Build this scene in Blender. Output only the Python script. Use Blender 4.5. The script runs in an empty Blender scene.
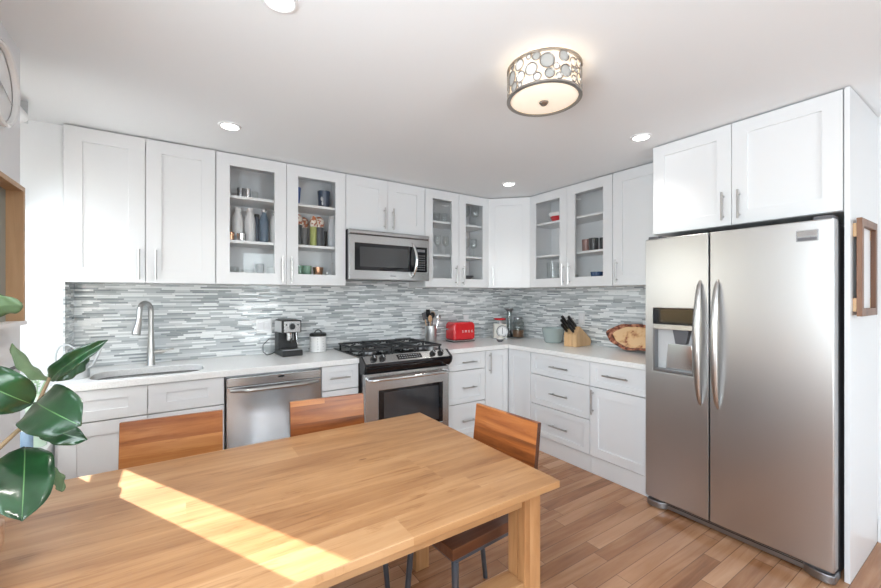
import bpy, bmesh, math, random
from mathutils import Vector, Matrix
random.seed(7)
SC = bpy.context.scene
COL = SC.collection
PI = math.pi
def rad(d): return d * PI / 180

# ---------------------------------------------------------------- camera
CAM = Vector((-3.2942, -3.4575, 1.3877)); YAW = 0.585; FPX = 393.62
cd = bpy.data.cameras.new('camera'); cam = bpy.data.objects.new('camera', cd); COL.objects.link(cam)
cam.location = CAM; cam.rotation_euler = (PI / 2, 0, -YAW)
cd.sensor_fit = 'HORIZONTAL'; cd.sensor_width = 36; cd.lens = FPX / 881 * 36
cd.shift_y = 1.54 / 881; cd.clip_start = 0.02
SC.camera = cam

# ---------------------------------------------------------------- world, sun, daylight
W = bpy.data.worlds.new('sky'); SC.world = W; W.use_nodes = True
nt = W.node_tree; bg = nt.nodes['Background']
sky = nt.nodes.new('ShaderNodeTexSky'); sky.sky_type = 'NISHITA'; sky.sun_disc = False
sky.sun_elevation = rad(24); sky.sun_rotation = rad(-30)
nt.links.new(sky.outputs[0], bg.inputs[0]); bg.inputs[1].default_value = 0.25
SUN_EL = rad(24); SUN_H = Vector((0.478, -0.878, 0)).normalized()
sl = bpy.data.lights.new('sun', 'SUN'); so = bpy.data.objects.new('sun', sl); COL.objects.link(so)
sl.energy = 19.0; sl.angle = rad(0.4); sl.color = (1.0, 0.94, 0.86)
sd = SUN_H * math.cos(SUN_EL) + Vector((0, 0, -math.sin(SUN_EL)))
so.rotation_euler = sd.to_track_quat('-Z', 'Y').to_euler(); so.location = (-6, 2, 4)

def area(name, loc, direction, sx, sy, power, color=(1, 1, 1)):
    l = bpy.data.lights.new(name, 'AREA'); o = bpy.data.objects.new(name, l); COL.objects.link(o)
    l.shape = 'RECTANGLE'; l.size = sx; l.size_y = sy; l.energy = power; l.color = color
    o.location = loc; o.rotation_euler = Vector(direction).to_track_quat('-Z', 'Z').to_euler()
    return o
# daylight through the room's windows (rear wall, alcove); left-wall light is added fill
area('daylight_rear', (-1.85, -6.02, 1.2), (0, 1, 0), 0.9, 2.1, 50, (0.865, 0.94, 1.0))
area('daylight_alcove', (-4.2, -0.72, 1.55), (1, 0, -.45), 0.7, 1.3, 7.5, (0.88, 0.95, 1.0))
area('added_fill_left', (-3.98, -3.35, 1.5), (1, 0, 0), 1.5, 1.4, 60, (0.865, 0.94, 1.0))

vs = SC.view_settings
vs.view_transform = 'Standard'; vs.look = 'None'; vs.gamma = 1; vs.use_curve_mapping = False
vs.exposure = 0.63
cy = SC.cycles
cy.max_bounces = 10; cy.diffuse_bounces = 5; cy.glossy_bounces = 5; cy.transparent_max_bounces = 16
cy.transmission_bounces = 6; cy.caustics_reflective = False; cy.caustics_refractive = False
cy.sample_clamp_indirect = 6.0; cy.use_denoising = True

# ---------------------------------------------------------------- mesh helper
class MB:
    def __init__(s): s.bm = bmesh.new()
    def face(s, vv):
        try: return s.bm.faces.new(vv)
        except ValueError: return None
    def box(s, x0, x1, y0, y1, z0, z1):
        v = [s.bm.verts.new((x, y, z)) for z in (z0, z1) for y in (y0, y1) for x in (x0, x1)]
        for f in ((0, 2, 3, 1), (4, 5, 7, 6), (0, 1, 5, 4), (2, 6, 7, 3), (0, 4, 6, 2), (1, 3, 7, 5)):
            s.face([v[i] for i in f])
        return s
    def tube(s, pts, r, seg=10, flat=1.0, up=None, caps=True):
        pts = [Vector(p) for p in pts]; n = len(pts)
        rs = r if isinstance(r, (list, tuple)) else [r] * n
        rings = []; ref = None
        for i, p in enumerate(pts):
            t = (pts[min(i + 1, n - 1)] - pts[max(i - 1, 0)]).normalized()
            if ref is None:
                ref = Vector(up) if up else (Vector((0, 0, 1)) if abs(t.z) < .9 else Vector((1, 0, 0)))
            a = (ref - t * ref.dot(t)).normalized(); ref = a
            b = t.cross(a)
            rings.append([s.bm.verts.new(p + (a * math.cos(k * 2 * PI / seg) + b * math.sin(k * 2 * PI / seg) * flat) * rs[i]) for k in range(seg)])
        for i in range(n - 1):
            for k in range(seg):
                s.face((rings[i][k], rings[i][(k + 1) % seg], rings[i + 1][(k + 1) % seg], rings[i + 1][k]))
        if caps:
            s.face(list(reversed(rings[0]))); s.face(rings[-1])
        return s
    def cyl(s, p0, p1, r0, r1=None, seg=20): return s.tube([p0, p1], [r0, r0 if r1 is None else r1], seg)
    def lathe(s, prof, c=(0, 0, 0), seg=28, wob=0):
        rings = []
        for (r, z) in prof:
            if r < 1e-5: rings.append([s.bm.verts.new((c[0], c[1], c[2] + z))])
            else: rings.append([s.bm.verts.new((c[0] + r * (1 + wob * math.sin(3 * a + z * 20)) * math.cos(a), c[1] + r * (1 + wob * math.sin(3 * a + z * 20)) * math.sin(a), c[2] + z)) for a in (k * 2 * PI / seg for k in range(seg))])
        for i in range(len(rings) - 1):
            A, B = rings[i], rings[i + 1]
            for k in range(seg):
                k2 = (k + 1) % seg
                if len(A) == 1 and len(B) == 1: continue
                if len(A) == 1: s.face((A[0], B[k2], B[k]))
                elif len(B) == 1: s.face((A[k], A[k2], B[0]))
                else: s.face((A[k], A[k2], B[k2], B[k]))
        return s
    def prism(s, poly, axis, a0, a1):
        def P(p, a):
            return {'x': (a, p[0], p[1]), 'y': (p[0], a, p[1]), 'z': (p[0], p[1], a)}[axis]
        A = [s.bm.verts.new(P(p, a0)) for p in poly]; B = [s.bm.verts.new(P(p, a1)) for p in poly]
        n = len(poly)
        s.face(A); s.face(list(reversed(B)))
        for i in range(n): s.face((A[i], B[i], B[(i + 1) % n], A[(i + 1) % n]))
        return s
    def ring(s, x0, x1, z0, z1, ix0, ix1, iz0, iz1, y0, y1):   # a flat frame in the xz plane
        O = [(x0, z0), (x1, z0), (x1, z1), (x0, z1)]; I = [(ix0, iz0), (ix1, iz0), (ix1, iz1), (ix0, iz1)]
        V = {}
        for n, L in (('O', O), ('I', I)):
            for y in (y0, y1): V[n, y] = [s.bm.verts.new((p[0], y, p[1])) for p in L]
        for i in range(4):
            j = (i + 1) % 4
            for y in (y0, y1): s.face((V['O', y][i], V['O', y][j], V['I', y][j], V['I', y][i]))
            for n in 'OI': s.face((V[n, y0][i], V[n, y0][j], V[n, y1][j], V[n, y1][i]))
        return s
    def sphere(s, c, r, u=20, v=12):
        rx, ry, rz = r if isinstance(r, (tuple, list)) else (r, r, r)
        prof = [(math.sin(PI * i / v), -math.cos(PI * i / v)) for i in range(v + 1)]
        k0 = len(s.bm.verts)
        s.lathe([(0 if i in (0, v) else p[0], p[1]) for i, p in enumerate(prof)], (0, 0, 0), u)
        s.bm.verts.ensure_lookup_table()
        for q in s.bm.verts[k0:]: q.co = Vector((q.co.x * rx + c[0], q.co.y * ry + c[1], q.co.z * rz + c[2]))
        return s
    def slab_hole(s, outer, holes, z0, z1):
        for z in (z0, z1):
            ed = []; loops = []
            for L in [outer] + holes:
                vv = [s.bm.verts.new((p[0], p[1], z)) for p in L]; loops.append(vv)
                ed += [s.bm.edges.new((vv[i], vv[(i + 1) % len(vv)])) for i in range(len(vv))]
            bmesh.ops.triangle_fill(s.bm, use_beauty=True, edges=ed)
            if z == z0: low = loops
        for A, B in zip(low, loops):
            for i in range(len(A)):
                j = (i + 1) % len(A); s.face((A[i], A[j], B[j], B[i]))
        return s
    def xf(s, m, k0=0):
        s.bm.verts.ensure_lookup_table()
        for v in s.bm.verts[k0:]: v.co = m @ v.co
        return s
    def build(s, name, mat, parent=None, loc=None, rot=None, bevel=0, smooth=None, seg=2):
        bmesh.ops.recalc_face_normals(s.bm, faces=s.bm.faces)
        me = bpy.data.meshes.new(name); s.bm.to_mesh(me); s.bm.free()
        for m in (mat if isinstance(mat, (list, tuple)) else [mat]): me.materials.append(m)
        if smooth is None: smooth = 35
        if smooth:
            me.polygons.foreach_set('use_smooth', [True] * len(me.polygons))
            me.set_sharp_from_angle(angle=rad(smooth))
        o = bpy.data.objects.new(name, me); COL.objects.link(o)
        if parent: o.parent = parent
        if loc: o.location = loc
        if rot: o.rotation_euler = rot
        if bevel:
            b = o.modifiers.new('bevel', 'BEVEL'); b.width = bevel; b.segments = seg; b.limit_method = 'ANGLE'; b.angle_limit = rad(40)
            b.harden_normals = True
        return o

def tag(o, label=None, cat=None, group=None, kind=None):
    if label: o['label'] = label
    if cat: o['category'] = cat
    if group: o['group'] = group
    if kind: o['kind'] = kind
    return o
def thing(name, label, cat, loc=(0, 0, 0), rz=0, group=None):
    o = bpy.data.objects.new(name, None); COL.objects.link(o); o.empty_display_size = .05
    o.location = loc; o.rotation_euler = (0, 0, rz)
    return tag(o, label, cat, group)
def struct(name, mb, mat, **k): return tag(mb.build(name, mat, **k), kind='structure')
def dup(root, loc, rz=None, label=None, group=None):
    r = root.copy(); COL.objects.link(r); r.location = loc
    if rz is not None: r.rotation_euler = (0, 0, rz)
    if label: r['label'] = label
    if group: r['group'] = group
    for ch in list(root.children):
        c = ch.copy(); COL.objects.link(c); c.parent = r
        for g in list(ch.children):
            d = g.copy(); COL.objects.link(d); d.parent = c
    return r

# ---------------------------------------------------------------- materials
def nodes(name):
    m = bpy.data.materials.new(name); m.use_nodes = True
    t = m.node_tree; b = t.nodes['Principled BSDF']
    return m, t, b
def pbr(name, col, rough=.5, metal=0, coat=0, spec=.5, emit=None, es=0, bump=0, bscale=200):
    m, t, b = nodes(name)
    b.inputs['Base Color'].default_value = (*col, 1); b.inputs['Roughness'].default_value = rough
    b.inputs['Metallic'].default_value = metal; b.inputs['Coat Weight'].default_value = coat
    b.inputs['Specular IOR Level'].default_value = spec
    if emit: b.inputs['Emission Color'].default_value = (*emit, 1); b.inputs['Emission Strength'].default_value = es
    if bump:
        n = t.nodes.new('ShaderNodeTexNoise'); n.inputs['Scale'].default_value = bscale
        u = t.nodes.new('ShaderNodeBump'); u.inputs['Strength'].default_value = bump; u.inputs['Distance'].default_value = .002
        c = t.nodes.new('ShaderNodeTexCoord'); t.links.new(c.outputs['Object'], n.inputs['Vector'])
        t.links.new(n.outputs['Fac'], u.inputs['Height']); t.links.new(u.outputs[0], b.inputs['Normal'])
    return m
def ramp(t, stops, const=False):
    r = t.nodes.new('ShaderNodeValToRGB'); e = r.color_ramp.elements
    while len(e) < len(stops): e.new(.5)
    for i, (p, c) in enumerate(stops): e[i].position = p; e[i].color = (*c, 1)
    if const: r.color_ramp.interpolation = 'CONSTANT'
    return r
def mth(t, op, a, b=None):
    n = t.nodes.new('ShaderNodeMath'); n.operation = op
    for i, v in enumerate((a, b)):
        if v is None: continue
        if isinstance(v, (int, float)): n.inputs[i].default_value = v
        else: t.links.new(v, n.inputs[i])
    return n.outputs[0]
def wood(name, stops, along='x', across='y', pw=.12, pl=1.0, rough=.4, gap=0, grain=1.0, vary=.35, coat=0, spec=.5, gapcol=(.12, .07, .04), knots=0.0, streak=0.0):
    m, t, b = nodes(name); L = t.links
    tc = t.nodes.new('ShaderNodeTexCoord'); oi = t.nodes.new('ShaderNodeObjectInfo')
    add = t.nodes.new('ShaderNodeVectorMath'); add.operation = 'ADD'
    L.new(tc.outputs['Object'], add.inputs[0])
    sc = t.nodes.new('ShaderNodeVectorMath'); sc.operation = 'SCALE'; sc.inputs[0].default_value = (3.1, 1.7, 2.3)
    L.new(oi.outputs['Random'], sc.inputs['Scale'])
    if not gap: L.new(sc.outputs[0], add.inputs[1])
    sp = t.nodes.new('ShaderNodeSeparateXYZ'); L.new(add.outputs[0], sp.inputs[0])
    A = sp.outputs['xyz'.index(along)]; C = sp.outputs['xyz'.index(across)]
    D = sp.outputs[({0, 1, 2} - {'xyz'.index(along), 'xyz'.index(across)}).pop()]
    ci = mth(t, 'DIVIDE', C, pw); row = mth(t, 'FLOOR', ci)
    wn = t.nodes.new('ShaderNodeTexWhiteNoise'); wn.noise_dimensions = '1D'; L.new(row, wn.inputs['W'])
    ai = mth(t, 'ADD', mth(t, 'DIVIDE', A, pl), mth(t, 'MULTIPLY', wn.outputs['Value'], 7.3)); col = mth(t, 'FLOOR', ai)
    w2 = t.nodes.new('ShaderNodeTexWhiteNoise'); w2.noise_dimensions = '2D'
    cb = t.nodes.new('ShaderNodeCombineXYZ'); L.new(row, cb.inputs[0]); L.new(col, cb.inputs[1]); L.new(cb.outputs[0], w2.inputs['Vector'])
    cb2 = t.nodes.new('ShaderNodeCombineXYZ')
    L.new(mth(t, 'ADD', mth(t, 'MULTIPLY', A, 1.6 * grain), mth(t, 'MULTIPLY', w2.outputs['Value'], 40)), cb2.inputs[0])
    L.new(mth(t, 'MULTIPLY', C, 22 * grain), cb2.inputs[1]); L.new(mth(t, 'MULTIPLY', D, 22 * grain), cb2.inputs[2])
    n = t.nodes.new('ShaderNodeTexNoise'); n.inputs['Scale'].default_value = 1; n.inputs['Detail'].default_value = 6; n.inputs['Roughness'].default_value = .62; n.inputs['Distortion'].default_value = .9
    L.new(cb2.outputs[0], n.inputs['Vector'])
    n2 = t.nodes.new('ShaderNodeTexNoise'); n2.inputs['Scale'].default_value = 1; n2.inputs['Detail'].default_value = 3
    cb3 = t.nodes.new('ShaderNodeCombineXYZ')
    L.new(mth(t, 'ADD', mth(t, 'MULTIPLY', A, 2.4), mth(t, 'MULTIPLY', w2.outputs['Value'], 31)), cb3.inputs[0]); L.new(mth(t, 'MULTIPLY', C, 9), cb3.inputs[1]); L.new(D, cb3.inputs[2]); L.new(cb3.outputs[0], n2.inputs['Vector'])
    v = mth(t, 'ADD', mth(t, 'MULTIPLY', n.outputs['Fac'], .75), mth(t, 'MULTIPLY', n2.outputs['Fac'], .35))
    v = mth(t, 'ADD', v, mth(t, 'MULTIPLY', mth(t, 'SUBTRACT', w2.outputs['Value'], .5), vary))
    r = ramp(t, stops); L.new(v, r.inputs[0]); out = r.outputs[0]
    if streak:
        ns = t.nodes.new('ShaderNodeTexNoise'); ns.inputs['Scale'].default_value = 1; ns.inputs['Detail'].default_value = 7; ns.inputs['Roughness'].default_value = .7; ns.inputs['Distortion'].default_value = 1.2
        cs = t.nodes.new('ShaderNodeCombineXYZ'); L.new(mth(t, 'ADD', mth(t, 'MULTIPLY', A, 3.2), mth(t, 'MULTIPLY', w2.outputs['Value'], 57)), cs.inputs[0]); L.new(mth(t, 'MULTIPLY', C, 30), cs.inputs[1]); L.new(D, cs.inputs[2]); L.new(cs.outputs[0], ns.inputs['Vector'])
        sr = ramp(t, [(.54, (1, 1, 1)), (.62, (.80, .72, .64)), (.72, (.50, .38, .30))]); L.new(ns.outputs['Fac'], sr.inputs[0])
        ms = t.nodes.new('ShaderNodeMix'); ms.data_type = 'RGBA'; ms.blend_type = 'MULTIPLY'; ms.inputs[0].default_value = streak
        L.new(out, ms.inputs[6]); L.new(sr.outputs[0], ms.inputs[7]); out = ms.outputs[2]
    if knots:
        vo = t.nodes.new('ShaderNodeTexVoronoi'); vo.inputs['Scale'].default_value = 1
        cb4 = t.nodes.new('ShaderNodeCombineXYZ'); L.new(mth(t, 'MULTIPLY', A, 2.2), cb4.inputs[0]); L.new(mth(t, 'MULTIPLY', C, 6.5), cb4.inputs[1]); L.new(mth(t, 'MULTIPLY', D, 3), cb4.inputs[2]); L.new(cb4.outputs[0], vo.inputs['Vector'])
        kr = ramp(t, [(0.0, (.25, .16, .12)), (.05, (.5, .4, .34)), (knots, (1, 1, 1))]); L.new(vo.outputs['Distance'], kr.inputs[0])
        mk = t.nodes.new('ShaderNodeMix'); mk.data_type = 'RGBA'; mk.blend_type = 'MULTIPLY'; mk.inputs[0].default_value = .8
        L.new(out, mk.inputs[6]); L.new(kr.outputs[0], mk.inputs[7]); out = mk.outputs[2]
    if gap:
        g = mth(t, 'MAXIMUM', mth(t, 'LESS_THAN', mth(t, 'FRACT', ci), gap / pw), mth(t, 'LESS_THAN', mth(t, 'FRACT', ai), gap / pl))
        mx = t.nodes.new('ShaderNodeMix'); mx.data_type = 'RGBA'; L.new(mth(t, 'MULTIPLY', g, .85), mx.inputs[0]); L.new(out, mx.inputs[6]); mx.inputs[7].default_value = (*gapcol, 1)
        out = mx.outputs[2]
    L.new(out, b.inputs['Base Color']); b.inputs['Roughness'].default_value = rough; b.inputs['Coat Weight'].default_value = coat
    b.inputs['Specular IOR Level'].default_value = spec
    bu = t.nodes.new('ShaderNodeBump'); bu.inputs['Strength'].default_value = .08; bu.inputs['Distance'].default_value = .002
    L.new(n.outputs['Fac'], bu.inputs['Height']); L.new(bu.outputs[0], b.inputs['Normal'])
    return m
def steel(name, col=(.50, .495, .49), rough=.26, brush='x', amt=.008):
    m, t, b = nodes(name); L = t.links
    b.inputs['Metallic'].default_value = 1; b.inputs['Base Color'].default_value = (*col, 1)
    tc = t.nodes.new('ShaderNodeTexCoord'); mp = t.nodes.new('ShaderNodeMapping')
    mp.inputs['Scale'].default_value = {'x': (3, 300, 400), 'z': (400, 300, 3)}[brush]
    n = t.nodes.new('ShaderNodeTexNoise'); n.inputs['Scale'].default_value = 1; n.inputs['Detail'].default_value = 3
    L.new(tc.outputs['Object'], mp.inputs[0]); L.new(mp.outputs[0], n.inputs['Vector'])
    L.new(mth(t, 'ADD', mth(t, 'MULTIPLY', n.outputs['Fac'], amt), rough - amt / 2), b.inputs['Roughness'])
    return m
def glass(name, tint=(.95, .97, .96), refl=1.0, base=.03, ior=1.45):
    m = bpy.data.materials.new(name); m.use_nodes = True; t = m.node_tree; t.nodes.clear()
    o = t.nodes.new('ShaderNodeOutputMaterial'); mx = t.nodes.new('ShaderNodeMixShader')
    tr = t.nodes.new('ShaderNodeBsdfTransparent'); tr.inputs[0].default_value = (*tint, 1)
    gl = t.nodes.new('ShaderNodeBsdfGlossy'); gl.inputs['Roughness'].default_value = .02
    fr = t.nodes.new('ShaderNodeFresnel'); fr.inputs[0].default_value = ior
    geo = t.nodes.new('ShaderNodeNewGeometry')
    f = mth(t, 'MULTIPLY', mth(t, 'ADD', mth(t, 'MULTIPLY', fr.outputs[0], refl), base), mth(t, 'SUBTRACT', 1, geo.outputs['Backfacing']))
    t.links.new(f, mx.inputs[0]); t.links.new(tr.outputs[0], mx.inputs[1]); t.links.new(gl.outputs[0], mx.inputs[2]); t.links.new(mx.outputs[0], o.inputs[0])
    return m
def tile(name):
    m, t, b = nodes(name); L = t.links
    tc = t.nodes.new('ShaderNodeTexCoord'); sp = t.nodes.new('ShaderNodeSeparateXYZ'); L.new(tc.outputs['Object'], sp.inputs[0])
    h = mth(t, 'SUBTRACT', sp.outputs[0], sp.outputs[1]); zi = mth(t, 'DIVIDE', sp.outputs[2], .0120); row = mth(t, 'FLOOR', zi)
    a = t.nodes.new('ShaderNodeTexWhiteNoise'); a.noise_dimensions = '1D'; L.new(row, a.inputs['W'])
    a2 = t.nodes.new('ShaderNodeTexWhiteNoise'); a2.noise_dimensions = '1D'; L.new(mth(t, 'ADD', row, 77.3), a2.inputs['W'])
    wdt = mth(t, 'ADD', mth(t, 'MULTIPLY', a2.outputs['Value'], .10), .085)
    ci = mth(t, 'ADD', mth(t, 'DIVIDE', h, wdt), mth(t, 'MULTIPLY', a.outputs['Value'], 9)); col = mth(t, 'FLOOR', ci)
    cb = t.nodes.new('ShaderNodeCombineXYZ'); L.new(row, cb.inputs[0]); L.new(col, cb.inputs[1])
    w = t.nodes.new('ShaderNodeTexWhiteNoise'); w.noise_dimensions = '2D'; L.new(cb.outputs[0], w.inputs['Vector'])
    r = ramp(t, [(0, (.88, .90, .90)), (.28, (.70, .72, .725)), (.50, (.54, .57, .58)), (.70, (.41, .445, .455)), (.90, (.30, .33, .34))], True)
    L.new(w.outputs['Value'], r.inputs[0])
    g = mth(t, 'MAXIMUM', mth(t, 'LESS_THAN', mth(t, 'FRACT', zi), .10), mth(t, 'LESS_THAN', mth(t, 'MULTIPLY', mth(t, 'FRACT', ci), wdt), .002))
    mx = t.nodes.new('ShaderNodeMix'); mx.data_type = 'RGBA'; L.new(g, mx.inputs[0]); L.new(r.outputs[0], mx.inputs[6]); mx.inputs[7].default_value = (.62, .63, .63, 1)
    L.new(mx.outputs[2], b.inputs['Base Color'])
    L.new(mth(t, 'ADD', mth(t, 'MULTIPLY', mth(t, 'GREATER_THAN', mth(t, 'FRACT', mth(t, 'MULTIPLY', w.outputs['Value'], 7)), .5), .30), .10), b.inputs['Roughness'])
    bu = t.nodes.new('ShaderNodeBump'); bu.inputs['Strength'].default_value = .35; bu.inputs['Distance'].default_value = .002
    L.new(mth(t, 'SUBTRACT', w.outputs['Value'], mth(t, 'MULTIPLY', g, 1.2)), bu.inputs['Height']); L.new(bu.outputs[0], b.inputs['Normal'])
    return m
def speck(name, c1, c2, scale=90, rough=.25, c3=None, lo=.35, hi=.65):
    m, t, b = nodes(name); L = t.links
    tc = t.nodes.new('ShaderNodeTexCoord'); n = t.nodes.new('ShaderNodeTexNoise'); n.inputs['Scale'].default_value = scale; n.inputs['Detail'].default_value = 4
    L.new(tc.outputs['Object'], n.inputs['Vector'])
    st = [(lo, c1), (hi, c2)] if c3 is None else [(lo, c1), ((lo + hi) / 2, c3), (hi, c2)]
    r = ramp(t, st); L.new(n.outputs['Fac'], r.inputs[0]); L.new(r.outputs[0], b.inputs['Base Color']); b.inputs['Roughness'].default_value = rough
    return m

M = dict(
    cab=pbr('white_lacquer', (.77, .78, .79), .32, spec=.45),
    wall=pbr('white_wall', (.80, .81, .82), .7, bump=.05, bscale=300),
    wallr=pbr('grey_wall', (.34, .36, .38), .7),
    wallg=pbr('pale_grey_wall', (.80, .81, .83), .7, bump=.05, bscale=300),
    ceil=pbr('ceiling_paint', (.86, .878, .893), .85, bump=.04, bscale=250),
    trim=pbr('white_trim', (.82, .82, .83), .4),
    quartz=speck('white_quartz', (.80, .80, .79), (.88, .88, .87), 120, .22),
    tile=tile('mosaic_tile'),
    steel=steel('brushed_steel'), steelv=steel('brushed_steel_upright', (.56, .555, .555), .32, 'z'), steelw=steel('brushed_steel_panel', (.46, .46, .465), .20, 'z'),
    chrome=pbr('satin_nickel', (.55, .54, .53), .28, 1), bright=pbr('polished_steel', (.75, .75, .75), .12, 1),
    dsteel=pbr('dark_steel', (.30, .30, .31), .35, 1), gun=pbr('grey_metal_leg', (.10, .115, .14), .45, .6),
    blk=pbr('black_plastic', (.009, .009, .010), .33), blkg=pbr('black_gloss', (.006, .006, .008), .05),
    iron=pbr('cast_iron', (.026, .027, .029), .45, bump=.2, bscale=180), dgrey=pbr('dark_grey_plastic', (.10, .10, .11), .5),
    lgrey=pbr('light_grey_plastic', (.55, .56, .57), .4),
    pane=glass('cabinet_glass', (.997, .998, .997), .8, .005), gware=glass('glassware', (.965, .972, .97), 1.3, .05),
    winpane=glass('window_glass', (.97, .98, .98)), jarg=glass('jar_glass', (.86, .885, .88), 1.5, .06), ggreen=glass('green_glass', (.70, .86, .76), 1.2, .06), gblue=glass('pale_teal_glass', (.60, .72, .70), 1.2, .10),
    table=wood('honey_oak', [(.15, (.11, .040, .015)), (.36, (.285, .130, .050)), (.58, (.415, .218, .094)), (.85, (.53, .32, .165))], pw=.118, pl=1.1, rough=.34, vary=.24, streak=.8, knots=.05, grain=.8),
    tablez=wood('honey_oak_upright', [(.15, (.14, .050, .018)), (.38, (.31, .138, .050)), (.58, (.43, .215, .088)), (.85, (.54, .31, .15))], along='z', across='x', pw=.2, pl=2.5, rough=.4, vary=.15),
    tabley=wood('honey_oak_cross', [(.15, (.14, .050, .018)), (.38, (.31, .138, .050)), (.58, (.43, .215, .088)), (.85, (.54, .31, .15))], along='y', across='x', pw=.2, pl=2.5, rough=.4, vary=.15),
    chair=wood('acacia_back', [(.16, (.09, .024, .007)), (.38, (.27, .080, .020)), (.60, (.43, .155, .042)), (.85, (.62, .29, .10))], across='z', pw=.085, pl=3, rough=.3, vary=.45, spec=.5, streak=.7),
    seat=wood('dark_acacia_seat', [(.18, (.025, .008, .004)), (.45, (.065, .022, .010)), (.7, (.12, .042, .019)), (.9, (.18, .075, .034))], along='y', across='x', pw=.07, pl=3, rough=.3, vary=.4),
    floor=wood('oak_floor', [(.12, (.17, .066, .027)), (.40, (.33, .152, .072)), (.62, (.46, .237, .125)), (.9, (.58, .335, .195))], pw=.0825, pl=1.05, rough=.20, gap=.003, vary=.42, grain=.9, gapcol=(.13, .07, .04), spec=.5),
    frame=wood('walnut_frame', [(.2, (.06, .020, .008)), (.5, (.15, .058, .024)), (.8, (.23, .10, .045))], along='z', across='x', pw=.05, pl=2, rough=.4, vary=.3),
    box=wood('light_oak_box', [(.2, (.30, .165, .08)), (.5, (.44, .27, .145)), (.8, (.53, .34, .20))], along='z', across='x', pw=.15, pl=2, rough=.45, vary=.15),
    beech=wood('beech_block', [(.2, (.52, .29, .13)), (.5, (.68, .43, .22)), (.8, (.76, .52, .29))], along='z', across='x', pw=.06, pl=2, rough=.4, vary=.15),
    red=pbr('red_enamel', (.62, .012, .02), .18, coat=.6), white=pbr('white_ceramic', (.82, .82, .82), .25), navy=pbr('navy_enamel', (.035, .055, .10), .3, coat=.3),
    blue=pbr('blue_plastic', (.03, .10, .38), .35), slate=pbr('slate_blue_glaze', (.05, .09, .20), .25), cgrey=pbr('charcoal_glaze', (.045, .047, .05), .35),
    copper=pbr('copper', (.62, .33, .20), .25, 1), cork=pbr('pale_wood_spoon', (.55, .34, .19), .6), ivory=pbr('ivory_enamel', (.70, .68, .62), .35),
    emitw=pbr('lamp_lens', (.9, .9, .9), .5, emit=(1, .98, .94), es=6.0),
)

# ================================================================= THE SETTING
CZ = 2.40
def wall_open(mb, axis, a0, a1, b0, b1, ops):
    def bx(p, q, z0, z1):
        if q - p > 1e-4 and z1 - z0 > 1e-4:
            mb.box(p, q, b0, b1, z0, z1) if axis == 'x' else mb.box(b0, b1, p, q, z0, z1)
    c = a0
    for (p, q, z0, z1) in ops:
        bx(c, p, 0, CZ); bx(p, q, 0, z0); bx(p, q, z1, CZ); c = q
    bx(c, a1, 0, CZ); return mb
struct('floor', MB().box(-4.3, .12, -6.1, .12, -.1, 0), M['floor'])
struct('ceiling', MB().box(-4.3, .12, -6.1, .12, CZ, CZ + .1), M['ceil'])
struct('wall_back', MB().box(-3.872, .12, 0, .12, 0, CZ), M['wall'])
struct('wall_right', wall_open(MB(), 'y', -6.1, 0, 0, .12, [(-4.5, -3.6, .1, 2.1)]), M['wall'])
struct('wall_alcove_back', MB().box(-4.148, -3.874, -.26, .12, 0, CZ), M['wall'])
struct('wall_alcove_left', wall_open(MB(), 'y', -1.26, -.26, -4.15, -4.10, [(-1.05, -.312, .95, 2.2)]), M['wall'])
struct('wall_left', wall_open(MB(), 'y', -6.0, -1.14, -3.96, -3.845, [(-4.15, -2.55, .78, 2.25)]).box(-4.15, -3.96, -1.26, -1.14, 0, CZ), M['wallg'])
struct('wall_rear', wall_open(MB(), 'x', -3.96, 0, -5.95, -5.82, [(-2.3, -1.4, .1, 2.3)]), M['wallr'])
def window(name, axis, a0, a1, z0, z1, b0, b1, st=.04, rails=(), mulls=()):
    mb = MB(); mb.ring(a0, a1, z0, z1, a0 + st, a1 - st, z0 + st, z1 - st, b0, b1)
    for z, h in rails: mb.box(a0 + st, a1 - st, b0, b1, z - h / 2, z + h / 2)
    for a in mulls: mb.box(a - .012, a + .012, b0, b1, z0 + st, z1 - st)
    pn = MB().box(a0 + st - .004, a1 - st + .004, (b0 + b1) / 2 - .002, (b0 + b1) / 2 + .002, z0 + st - .004, z1 - st + .004)
    if axis == 'y':
        m = Matrix(((0, 1, 0, 0), (1, 0, 0, 0), (0, 0, 1, 0), (0, 0, 0, 1))); mb.xf(m); pn.xf(m)
    w = struct(name, mb, M['trim']); pn.build('glass_pane', M['winpane'], w); return w
window('window_1', 'y', -1.05, -.312, .95, 2.2, -4.15, -4.12, rails=((1.332, .056),))
window('window_2', 'x', -2.3, -1.4, .1, 2.3, -5.92, -5.86, .06, rails=((1.2, .05),))
window('window_3', 'y', -4.5, -3.6, .1, 2.1, .04, .08, .07)
window('added_window', 'y', -4.15, -2.55, .78, 2.25, -3.93, -3.88, .06, mulls=(-3.35,))  # unseen window added behind the view for fill light from the left
bsp = MB().box(-3.866, 0, -.008, -.0005, .9155, 1.53).box(-.008, -.0005, -2.04, -.008, .9155, 1.475).box(-3.8735, -3.866, -.258, -.0005, .9155, 1.468)
struct('backsplash', bsp, M['tile'], smooth=0)
struct('baseboard_right', MB().prism([(-.001, 0), (-.018, 0), (-.018, .10), (-.012, .125), (-.001, .125)], 'y', -3.58, -2.97), M['trim'])
struct('baseboard_left', MB().prism([(-3.844, 0), (-3.827, 0), (-3.827, .10), (-3.833, .125), (-3.844, .125)], 'y', -5.8, -1.14), M['trim'])

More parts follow.
